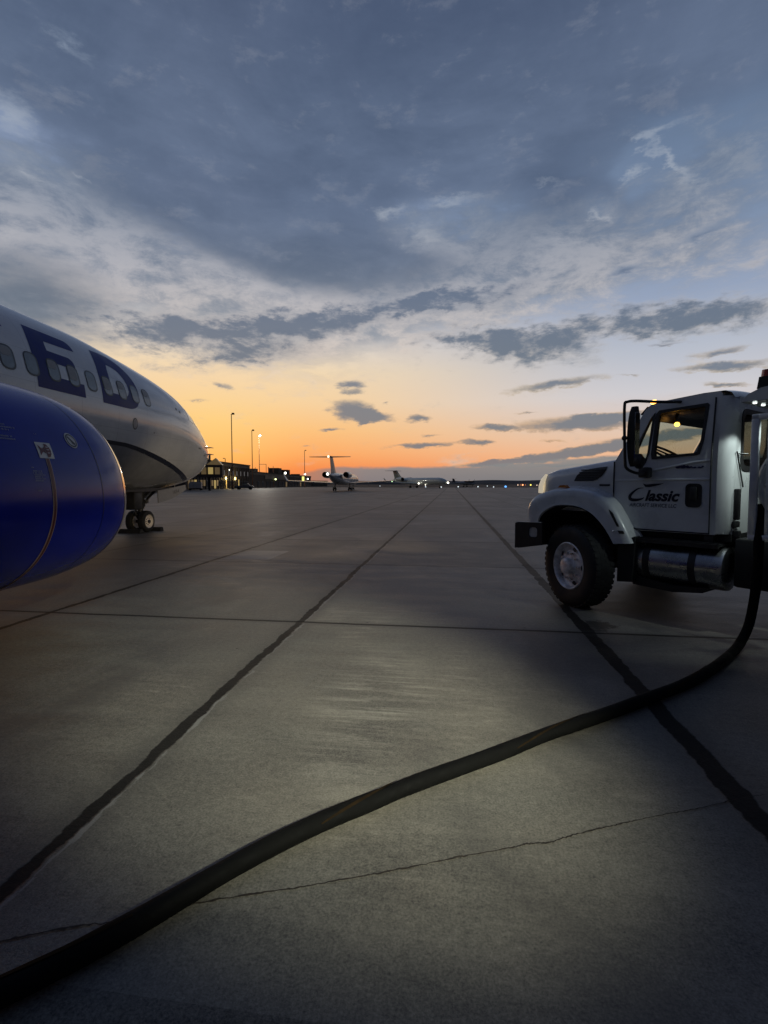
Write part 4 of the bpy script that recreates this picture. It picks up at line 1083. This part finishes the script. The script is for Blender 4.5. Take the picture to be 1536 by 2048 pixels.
MB().cyl(L(1.81, .10, 2.555), L(1.81, .10, 2.62), .045, 16, .038).build('beacon_lens', M_redlens, bco)
# the canopy's lit lamps
for v, e in ((.14, 2.6), (.62, 2.2)):
    d = bpy.data.lights.new('canopy_light', 'SPOT'); d.energy = e * 9; d.spot_size = math.radians(76); d.spot_blend = .35; d.color = (.85, 1, .95); d.shadow_soft_size = .03
    o = bpy.data.objects.new('canopy_light', d); COL.objects.link(o); o.parent = truck; o.location = L(2.02, v + .06, 2.31); o.rotation_euler = (Vector(L(1.46, v + .10, 1.25)) - Vector(L(2.02, v + .06, 2.31))).to_track_quat('-Z', 'Y').to_euler()

# ------------------------------------------------------------------ hose and bonding cable on the ground
M_hose = material('black_hose', (.0035, .0034, .0032), .8, spec=.12, var=.3, vscale=10, bump=.25, bscale=45)
M_hstripe = material('hose_stripe', lin(34, 25, 14), .95, spec=.08, var=.3, vscale=14)
HR = .041
path = [(-2.0, .62, HR), (-1.62, .97, HR), (-1.33, 1.225, HR), (-1.10, 1.47, HR), (-.81, 1.84, HR), (-.58, 2.085, HR), (-.34, 2.295, HR), (-.13, 2.475, HR), (.25, 2.77, HR), (.60, 3.06, HR), (1.0, 3.36, HR), (1.37, 3.655, HR), (1.76, 3.97, HR), (2.12, 4.33, HR), (2.48, 4.75, HR),
        (2.70, 5.02, HR + .03), (2.82, 5.12, .22), (2.86, 5.12, .50), (2.87, 5.11, .80), (2.88, 5.13, 1.05), (2.93, 5.2, 1.35)]
HP = spline(path, 10)
_hr = random.Random(3)
hose = MB().tube(HP, [HR * (1 + .035 * math.sin(i * .37) * math.sin(i * .11 + 1) + _hr.uniform(-.012, .012)) for i in range(len(HP))], 18).build('fuel_hose', M_hose)
tag(hose, 'thick black fuelling hose with faded tan stripe, lying across the concrete up to the truck', 'hose')
def hose_strip(i0, i1, a0, a1, half):
    rows = []
    for i in range(i0, i1 + 1):
        k = (i - i0) / (i1 - i0); a = a0 + (a1 - a0) * k
        t = (HP[min(i + 1, len(HP) - 1)] - HP[max(i - 1, 0)]).normalized(); up = Vector((0, 0, 1)); b = t.cross(up).normalized(); nn = b.cross(t).normalized()
        w = half * math.sin(math.pi * min(1, max(0, .04 + .92 * k))) ** .5
        rows.append([HP[i] + (nn * math.sin(a + q) + b * math.cos(a + q)) * (HR * 1.04 + .0012) for q in (-w, 0, w)])
    MB().loft(rows, False).build('hose_stripe', M_hstripe, hose, angle=80)
hose_strip(8, 31, 2.5, 1.4, .26); hose_strip(50, 66, .5, 2.2, .17); hose_strip(83, 98, .4, 2.2, .14); hose_strip(114, 129, .4, 2.2, .2); hose_strip(152, 182, .6, 1.2, .14)

# headlamps are on: their beams reach the airliner's nose wheel and warm the concrete between
for v in (.42, 1.98):
    d = bpy.data.lights.new('headlamp_beam', 'SPOT'); d.energy = 1000; d.spot_size = math.radians(36); d.spot_blend = .8; d.color = (1, .80, .52); d.shadow_soft_size = .06
    o = bpy.data.objects.new('headlamp_beam', d); COL.objects.link(o); o.parent = truck; o.location = L(-1.0, v, 1.55)
    o.rotation_euler = (Vector(L(-12, v + (-1.2 if v < 1 else 0), .55)) - Vector(L(-1.0, v, 1.55))).to_track_quat('-Z', 'Y').to_euler()
# a fine irregular crack running across the slab
rnd = random.Random(9)
CR = [(-1.668, 1.362), (-1.503, 1.421), (-1.325, 1.497), (-1.138, 1.554), (-0.91, 1.658), (-0.743, 1.721), (-0.565, 1.778), (-0.384, 1.847), (-0.194, 1.919), (0.047, 2.019), (0.259, 2.099), (0.336, 2.134), (0.434, 2.156), (0.529, 2.209), (0.674, 2.277), (0.823, 2.341), (0.978, 2.407), (1.19, 2.49), (1.421, 2.594), (1.562, 2.645)]
P_ = spline([(a, b, 0) for a, b in CR], 14); rows = []
for i, p in enumerate(P_):
    t = (P_[min(i + 1, len(P_) - 1)] - P_[max(i - 1, 0)]).normalized(); nn = Vector((-t.y, t.x, 0)); k = i / (len(P_) - 1)
    j = nn * rnd.gauss(0, .0016); w = (.0026 + .0022 * abs(math.sin(i * .23 + 1) * math.sin(i * .071))) * (1 if k < .72 else max(.3, 1 - (k - .72) * 2.4)) * rnd.uniform(.6, 1.3)
    rows.append([Vector((q.x, q.y, .004)) for q in (p + j - nn * w, p + j + nn * w)])
ck = MB().loft(rows, False).build('pavement_crack', material('crack_dirt', (.022, .015, .011), .9, var=.5, vscale=30), smooth=False); ck['kind'] = 'structure'
# ------------------------------------------------------------------ things across the field
def spot(px, Z):
    """ground point lying in the given direction, Z metres out"""
    d = _F + _R * ((px - 768) / 1000); k = Z
    return Vector((d.x * k, d.y * k, 0))
VIEW = YAW
M_jet = material('jet_white', (.46, .47, .48), .3, coat=.4, var=.1, vscale=1)
M_jetfin = material('jet_fin_blue', lin(44, 50, 72), .35, coat=.3)
M_jet2 = material('jet_pale_green', lin(206, 214, 210), .35, coat=.3, var=.12, vscale=1)
M_fin2 = material('jet_fin_teal', lin(96, 122, 126), .35, coat=.3)
M_pnl = emissive('landing_lamp', (1.0, .93, .78), 5.0)
M_grn = emissive('green_lamp', (.6, 1.0, .5), 2.0)

def airfoil(mb, sect):
    """lofted lifting surface: sections (leading edge point, chord, thickness, direction of thickness)"""
    rings = []
    for p, ch, th, up in sect:
        p = Vector(p); u = Vector(up); ring = []
        for t, k in ((0, 0), (.06, .6), (.25, 1), (.6, .7), (1, .08)): ring.append(p + Vector((0, -ch * t, 0)) + u * th * .5 * k)
        for t, k in ((1, -.08), (.6, -.7), (.25, -1), (.06, -.6)): ring.append(p + Vector((0, -ch * t, 0)) + u * th * .5 * k)
        rings.append(ring)
    mb.loft(rings, True, True, True)

def regional_jet(loc, rz, body, finm, label):
    r = thing('regional_jet', label, 'jet', loc, rz)
    st = [(15.6, .05, 2.15), (15.3, .38, 2.2), (14.5, .78, 2.32), (13.2, 1.12, 2.5), (11.6, 1.31, 2.62), (9.5, 1.345, 2.65), (-6, 1.345, 2.65), (-10, 1.2, 2.78), (-13, .85, 3.0), (-15.2, .45, 3.22), (-16.4, .14, 3.36)]
    mb = MB(); mb.loft([[(w * math.cos(q), y, z + w * math.sin(q)) for q in [2 * math.pi * j / 28 for j in range(28)]] for y, w, z in st], True, True, True)
    fz = mb.build('fuselage', body, r, angle=60)
    for s in (-1, 1):
        for k in range(17):
            y = 9.6 - k * .93; x = s * 1.318
            w = MB().prism(rrect(y - .13, y + .13, 2.82, 3.12, .08, 2), [], lambda a, b, c: (s * (math.sqrt(max(0, 1.345 ** 2 - (b - 2.65) ** 2)) + c), a, b), -.01, .012); w.build('cabin_window', M_cockpit, fz)
        MB().prism([(13.9, 2.75), (13.1, 2.85), (13.1, 3.2), (13.6, 3.12)], [], lambda a, b, c: (s * (.62 + (13.9 - a) * .38 + c), a, b), -.05, .06).build('cockpit_window', M_cockpit, fz)
        wg = MB(); airfoil(wg, [((s * .6, 1.6, 1.75), 5.6, .55, (0, 0, 1)), ((s * 4.2, -1.0, 1.92), 3.2, .34, (0, 0, 1)), ((s * 11.9, -4.7, 2.3), 1.4, .16, (0, 0, 1))]); wo = wg.build('wing', body, r)
        wl = MB(); airfoil(wl, [((s * 11.9, -4.75, 2.3), 1.35, .12, (s, 0, .2)), ((s * 12.15, -5.2, 2.75), 1.1, .1, (s, 0, .2)), ((s * 12.55, -6.0, 3.75), .6, .06, (s, 0, .2))]); wl.build('winglet', body, wo)
        en = MB(); en.lathe([(.45, 2.2), (.62, 2.3), (.70, 2.1), (.72, 1.2), (.68, -.6), (.56, -1.6), (.5, -1.62), (.46, -1.2), (.44, -.4), (0.02, -.4)], (s * 2.25, -9.4, 3.5), 'Y', 28); eo = en.build('engine', M_dark if s < 9 else body, r)
        cw_ = MB(); cw_.lathe([(.73, 1.9), (.735, 1.2), (.69, -.6), (.6, -1.45)], (s * 2.25, -9.4, 3.5), 'Y', 28); cw_.build('engine_cowl', body, eo)
        MB().prism([(-8.3, 0), (-10.6, 0), (-10.4, .1), (-8.5, .1)], [], lambda a, b, c: (s * (1.0 + c), a, 3.45 + b), 0, .7).build('engine_pylon', body, r)
        hs = MB(); airfoil(hs, [((s * .0, -13.9, 7.0), 2.6, .26, (0, 0, 1)), ((s * 4.1, -15.6, 6.95), 1.2, .12, (0, 0, 1))]); hs.build('stabiliser', finm, r)
        gl = MB(); gl.cyl((s * 1.75, -3.2, .4), (s * 1.6, -3.1, 1.8), .09, 10)
        gl.cyl((s * 1.75 - .42, -3.2, .42), (s * 1.75 + .42, -3.2, .42), .05, 8); go = gl.build('main_gear', M_dark, r)
        for dx in (-.25, .25):
            tw = MB(); tw.lathe([(.15, -.12), (.36, -.12), (.42, -.06), (.42, .06), (.36, .12), (.15, .12)], (s * 1.75 + dx, -3.2, .42), 'X', 24, True); tw.build('wheel', M_black, go)
    fn = MB(); airfoil(fn, [((0, -9.6, 3.5), 5.6, .42, (1, 0, 0)), ((0, -11.2, 4.7), 4.2, .36, (1, 0, 0)), ((0, -13.4, 6.9), 2.9, .26, (1, 0, 0)), ((0, -13.5, 7.15), 2.7, .3, (1, 0, 0))]); fn.build('fin', finm, r)
    ngm = MB(); ngm.cyl((0, 11.5, .3), (0, 11.5, 1.8), .08, 10); no = ngm.build('nose_gear', M_dark, r)
    for dx in (-.2, .2):
        tw = MB(); tw.lathe([(.12, -.08), (.27, -.08), (.31, -.04), (.31, .04), (.27, .08), (.12, .08)], (dx, 11.5, .31), 'X', 20, True); tw.build('wheel', M_black, no)
    return r
p = spot(690, 116)
j1 = regional_jet(p, VIEW + math.radians(-6), M_jet, M_jetfin, 'white twin engine jet seen from behind, dark tail fin against the orange sky')
MB().sphere((-.75, -15.0, 3.55), .26, 10).build('position_lamp', M_pnl, j1)
MB().sphere((-.3, -16.2, 7.0), .22, 10).build('beacon_lamp', emissive('beacon_cream', (1, .85, .6), 2.5), j1)
p = spot(838, 196)
j2 = regional_jet(p, VIEW + math.radians(-142), M_jet2, M_fin2, 'grey green jet parked side on beyond the first jet, nose lamp shining')
MB().sphere((.0, 15.8, 2.0), .34, 10).build('taxi_lamp', M_pnl, j2)
MB().sphere((1.9, 1.9, 1.75), .3, 10).build('landing_lamp', M_pnl, j2)
MB().sphere((.9, 4.6, 1.2), .14, 10).build('position_lamp', M_pnl, j2)
MB().sphere((1.0, -15.6, 2.7), .26, 10).build('green_lamp', M_grn, j2)

# small high-wing propeller aircraft
pr_ = thing('propeller_plane', 'small white high wing propeller aircraft far off right of the jets', 'aircraft', spot(929, 240), VIEW + math.radians(-72))
MB().loft([[(w * math.cos(q), y, z + w * math.sin(q) * 1.1) for q in [2 * math.pi * j / 16 for j in range(16)]] for y, w, z in ((5.2, .3, 1.7), (4.6, .55, 1.75), (3.0, .8, 1.9), (0, .85, 2.0), (-3, .5, 2.1), (-6, .15, 2.3))], True, True, True).build('fuselage', M_jet, pr_)
wq = MB(); airfoil(wq, [((-8, 1.2, 3.0), 1.5, .2, (0, 0, 1)), ((8, 1.2, 3.0), 1.5, .2, (0, 0, 1))]); wq.build('wing', M_jet, pr_)
wq = MB(); airfoil(wq, [((0, -4.6, 2.2), 1.8, .16, (1, 0, 0)), ((0, -5.6, 4.1), 1.0, .1, (1, 0, 0))]); wq.build('fin', M_jetfin, pr_)
wq = MB(); airfoil(wq, [((-2.6, -5.6, 4.0), .9, .1, (0, 0, 1)), ((2.6, -5.6, 4.0), .9, .1, (0, 0, 1))]); wq.build('stabiliser', M_jetfin, pr_)
for s in (-1, 1):
    e_ = MB(); e_.lathe([(.0, 3.0), (.35, 2.7), (.45, 2.0), (.4, .5), (.1, -1)], (s * 2.6, .6, 2.6), 'Y', 16); eo = e_.build('engine', M_dark, pr_)
    for k in range(4):
        q = math.pi / 2 * k + .4; MB().box(-.07, .07, 3.5, 3.56, .1, 1.35).build('propeller_blade', M_dark, eo)
        b_ = eo.children[-1]; b_.rotation_euler = (0, q, 0); b_.location = (s * 2.6, 0, 2.6)
    lg = MB(); lg.cyl((s * 1.6, .3, .3), (s * 1.2, .3, 1.5), .1, 8); lg.lathe([(.1, -.12), (.35, -.12), (.4, 0), (.35, .12), (.1, .12)], (s * 1.6, .3, .4), 'X', 16, True); lg.build('landing_gear', M_dark, pr_)
MB().cyl((0, 4.2, .3), (0, 4.2, 1.4), .1, 8).build('nose_leg', M_dark, pr_)

# ---- terminal buildings on the left
M_wall = material('terminal_wall', lin(84, 74, 66), .8, var=.3, vscale=.35)
M_wall2 = material('terminal_brick', lin(66, 58, 52), .85, var=.35, vscale=.3)
M_roof = material('terminal_roof', lin(40, 36, 34), .85, var=.3, vscale=.3)
M_trimb = material('fascia', lin(96, 88, 80), .7, var=.2, vscale=.5)
M_litw = emissive('lit_window', (1.0, .72, .24), .30)
M_litd = emissive('dim_window', (.9, .6, .25), .07)
M_lampy = emissive('wall_lamp_yellow', (1.0, .84, .36), 3.0)
M_lampg = emissive('flood_lamp_white', (1.0, .96, .80), 4.5)
M_sign = emissive('yellow_sign', (1.0, .95, .25), 1.1)
def building(name, label, pa, za, pb, zb, depth, h, wallm):
    """front wall runs from one ground point to the other; returns the thing and a mapper (along, out, up)"""
    a = spot(pa, za); b = spot(pb, zb); d = b - a; n_ = d.length
    ang = math.atan2(d.y, d.x)
    t = thing(name, label, 'building', a, ang)
    MB().box(0, n_, 0, depth, 0, h).build('wall', wallm, t)
    MB().box(-.3, n_ + .3, -.35, depth, h + .003, h + .35).build('roof', M_roof, t)
    MB().box(-.12, n_ + .12, -.16, -.003, h - .9, h - .05).build('fascia', M_trimb, t)
    return t, n_
T1, n1 = building('terminal_building', 'tallest dark terminal building beside the airliner nose, with lit yellow windows', 372, 132, 500, 190, 26, 8.3, M_wall)
MB().box(n1 * .42, n1 * .55, 5, 12, 8.66, 11.0).build('roof_plant', M_roof, T1)
MB().box(n1 * .42 - .3, n1 * .55 + .3, 4.7, 12.3, 11.0, 11.3).build('roof_cap', M_trimb, T1)
rnd = random.Random(11)
for k in range(26):
    x = n1 * (.04 + .92 * k / 25); lit = k < 12
    w = MB().box(x - .7, x + .7, -.10, -.004, 1.0 if k % 3 else .2, 2.7); w.build('window', M_litw if (lit and rnd.random() < .25) else (M_litd if lit and rnd.random() < .6 else M_cockpit), T1)
    if lit or k % 2: MB().box(x - .7, x + .7, -.10, -.004, 4.4, 6.0).build('window', M_litd if lit and rnd.random() < .4 else M_cockpit, T1)
    MB().box(x + .78, x + .95, -.2, -.004, 0, 7.2).build('pilaster', M_wall2, T1)
for f_ in (.52, .68): MB().sphere((n1 * f_, -.5, 3.4), .42, 12, (.8, .6, 1.3)).build('wall_lamp', M_lampy, T1)
for f_, m_ in ((.535, M_litw), (.76, M_litw)): MB().box(n1 * f_, n1 * f_ + .8, -.22, -.11, .1, 3.1).build('doorway', m_, T1)
MB().sphere((n1 * .585, -.4, 6.2), .16, 8).build('wall_lamp', M_lampg, T1)
MB().tube([(n1 * .69, 3, 8.6), (n1 * .69, 3, 10.2), (n1 * .67, 3, 10.3), (n1 * .655, 3, 10.2)], .12, 8).build('roof_vent', M_roof, T1)
T2, n2 = building('concourse_building', 'long low concourse building behind the light masts, with flood lamps on its roof', 501, 192, 622, 318, 22, 6.1, M_wall2)
for f_, w_, h_ in ((.13, 4.5, 1.5), (.44, 7.0, 3.0), (.60, 5.5, 2.7), (.83, 3, 1.0)):
    MB().box(n2 * f_, n2 * f_ + w_, 3, 8, 6.46, 6.46 + h_).build('roof_plant', M_roof, T2)
MB().box(n2 * .16, n2 * .5, -.3, -.17, 3.6, 5.3).build('cladding', M_trimb, T2)
for k in range(18):
    x = n2 * (.03 + .94 * k / 17); MB().box(x - 1.4, x + 1.4, -.1, -.004, .2, 2.6).build('doorway', M_cockpit if k not in (8, 13) else M_litd, T2)
for f_, z_, m_, r_ in ((.28, 3.7, emissive('lamp_green_yellow', (.9, 1.0, .45), 2.5), .55), (.43, 6.9, M_lampg, .75), (.82, 7.3, M_lampg, .75), (.89, 4.6, M_lampg, .6)):
    MB().sphere((n2 * f_, -.8, z_), r_ * .75, 10).build('flood_lamp', m_, T2)
MB().box(n2 * .775, n2 * .815, -.5, -.2, 3.4, 5.9).build('lit_sign', M_sign, T2)
T3, n3 = building('storage_shed', 'low brown shed seen beneath the near jet wing', 622, 322, 655, 345, 14, 3.4, M_wall)
MB().box(2, n3 - 2, -.1, -.004, .2, 2.6).build('doorway', M_cockpit, T3)
# light masts
def mast(px, Z, h, lit, label, heads=2):
    t = thing('light_mast', label, 'light mast', spot(px, Z), VIEW, 'tall light masts beside the terminal')
    MB().tube([(0, 0, 0), (0, 0, h)], [.17, .11], 12).build('pole', M_mast, t); MB().cyl((0, 0, 0), (0, 0, .5), .4, 12).build('base', M_wall, t)
    hb = MB(); hb.box(-.15, .9 if heads else .2, -.12, .12, h - .1, h + .05); hb.box(.15, .85, -.3, .3, h + .05, h + .42, .05); ho = hb.build('lamp_head', M_dark, t)
    if lit: MB().sphere((.45, -.32, h + .15), .42, 10).build('lamp', M_lampg, ho)
M_mast = material('rusty_mast', lin(140, 92, 68), .6, var=.2, vscale=1)
mast(466, 150, 22.2, False, 'tallest light mast, unlit, rising over the terminal next to the airliner nose')
mast(506, 190, 21.6, False, 'unlit light mast close beside the lit mast')
mast(520, 208, 21.2, True, 'lit light mast with a white lamp at its top')
mast(610, 235, 17.0, False, 'slim light mast left of the rear facing jet', 0)
M_ant = material('antenna_grey', lin(120, 80, 70), .6)
for i, (px, h, lb) in enumerate(((512, 9.0, 'thin antenna just right of the unlit mast'), (533.5, 10.4, 'thin antenna with a crossbar on the concourse roof'), (538, 9.2, 'thick short antenna between two others on the concourse'), (547.5, 9.6, 'thin antenna rightmost on the concourse roof'))):
    t = thing('antenna', lb, 'antenna', spot(px, 226), VIEW, 'antennas over the concourse'); MB().tube([(0, 0, 0), (0, 0, h)], .11 if i != 2 else .2, 8).build('pole', M_ant, t)
    if i == 1: MB().cyl((-3, 0, h), (.1, 0, h), .09, 8).build('crossbar', M_ant, t)
# jet bridge
jb = thing('jet_bridge', 'glazed jet bridge with yellow lit panels behind the airliner nose', 'jet bridge', spot(330, 116), VIEW + math.radians(12))
MB().box(-1, 13, -1.6, 1.6, 3.1, 6.0).build('tunnel', M_wall, jb)
for k in range(9): MB().box(-.6 + 1.5 * k, .5 + 1.5 * k, -1.7, -1.604, 3.8 + .05 * (k % 2), 5.4).build('lit_panel', M_litw if k % 3 == 1 else M_litd, jb)
MB().prism([(9.5, 6.01), (13, 6.01), (11.6, 7.6)], [], lambda a, b, c: (a, c, b), -1.5, 1.5).build('gable', M_litd, jb)
for x in (2, 10): MB().box(x - .25, x + .25, -.5, .5, 0, 3.1).build('leg', M_dark, jb)

# service vehicles
pk = thing('pickup_truck', 'grey service pickup parked in front of the terminal', 'pickup', spot(490, 140), VIEW + math.radians(6))
M_pk = material('dusty_grey_paint', lin(104, 104, 104), .5, var=.2)
bd = MB(); bd.prism([(-2.5, .45), (-2.5, 1.05), (-.3, 1.08), (0, 1.1), (1.6, 1.08), (2.4, .98), (2.55, .7), (2.5, .42)], [], lambda a, b, c: (a, c, b), -.95, .95); bd.build('body', M_pk, pk)
cbm = MB(); cbm.prism([(-.35, 1.09), (-.2, 1.75), (.85, 1.78), (1.5, 1.1)], [], lambda a, b, c: (a, c, b), -.85, .85); cbm.build('cabin', M_pk, pk)
MB().prism([(-.15, 1.15), (-.08, 1.66), (.8, 1.68), (1.25, 1.15)], [], lambda a, b, c: (a, c, b), -.87, -.853).build('side_window', M_cockpit, pk)
for x in (-1.55, 1.6):
    for y in (-.85, .85): w = MB(); w.lathe([(.15, -.13), (.36, -.13), (.4, -.06), (.4, .06), (.36, .13), (.15, .13)], (x, y, .4), 'Y', 24, True); w.build('wheel', M_black, pk)
ctn = thing('cargo_container', 'pale grey cargo container on a low dolly below the airliner nose', 'container', spot(392, 124), VIEW + math.radians(8))
MB().prism([(-1.5, .55), (-1.5, 1.5), (-1.1, 2.1), (1.5, 2.1), (1.5, .55)], [], lambda a, b, c: (a, c, b), -.75, .75).build('box', M_jet, ctn)
for x in (-.5, .6): MB().box(x - .04, x + .04, -.79, -.753, .56, 2.08).build('rib', M_grey, ctn)
MB().box(-1.7, 1.7, -.8, .8, .38, .52).build('dolly_deck', M_dark, ctn)
for x in (-1.3, 1.3):
    for y in (-.7, .7): w = MB(); w.lathe([(.08, -.08), (.2, -.08), (.2, .08), (.08, .08)], (x, y, .2), 'Y', 18, True); w.build('wheel', M_black, ctn)

# airfield lights
def field_light(px, Z, z, color, strength, r, label, group='small lamps across the airfield'):
    t = thing('airfield_light', label, 'airfield light', spot(px, Z), VIEW, group)
    MB().cyl((0, 0, 0), (0, 0, z - r * .6), .05, 8).build('stem', M_dark, t)
    MB().sphere((0, 0, z), r, 10).build('lens', emissive('lens_glow', color, strength * .13), t)
WHT, ORG, YEL, BLU = (.85, .95, 1), (1, .32, .12), (1, .85, .15), (.12, .4, 1.0)
field_light(851, 215, .35, WHT, 10, .24, 'white ground light under the grey green jet')
field_light(882, 215, .25, WHT, 10, .24, 'white ground light below the grey green jet nose lamp')
field_light(916, 230, .30, WHT, 12, .24, 'white ground light under the propeller aircraft tail')
field_light(955.5, 230, .3, WHT, 12, .24, 'white ground light just right of the propeller aircraft')
field_light(974, 260, .5, WHT, 7, .24, 'faint white ground light, second right of the propeller aircraft')
field_light(986.5, 230, .2, WHT, 11, .24, 'white ground light between the faint light and the blue light')
field_light(1010.5, 230, .3, BLU, 16, .5, 'blue taxiway light, the only blue lamp on the airfield')
field_light(1035, 400, .8, (1, .7, .5), 12, .42, 'pale lamp at the left end of the coloured row beside the truck')
field_light(1040, 400, .8, ORG, 4, .4, 'dim orange lamp next to the bright red orange lamp')
field_light(1044.5, 400, .8, ORG, 24, .6, 'bright red orange lamp in the row left of the truck hood')
field_light(1050, 400, .8, ORG, 3, .4, 'faint orange lamp between the red orange and yellow lamps')
field_light(1060.5, 400, .8, YEL, 14, .6, 'yellow lamp in the row left of the truck hood')
field_light(1073, 400, .6, (1, .75, .6), 9, .4, 'small pale lamp touching the truck hood outline')
field_light(737, 330, 2.6, WHT, 6, .3, 'faint white lamp over the near jet right wing')
field_light(760, 240, .6, WHT, 6, .22, 'tiny white lamp below the near jet right wing')

for f_ in (.52, .68):
    d = bpy.data.lights.new('wall_light', 'POINT'); d.energy = 260; d.color = (1, .74, .32); d.shadow_soft_size = .4
    o = bpy.data.objects.new('wall_light', d); COL.objects.link(o); o.parent = T1; o.location = (n1 * f_, -1.6, 3.3)

d = bpy.data.lights.new('mast_light', 'POINT'); d.energy = 9000; d.color = (1, .93, .80); d.shadow_soft_size = .5
o = bpy.data.objects.new('mast_light', d); COL.objects.link(o); p = spot(520, 208); o.location = (p.x + 2.5, p.y - 3.0, 20.5)
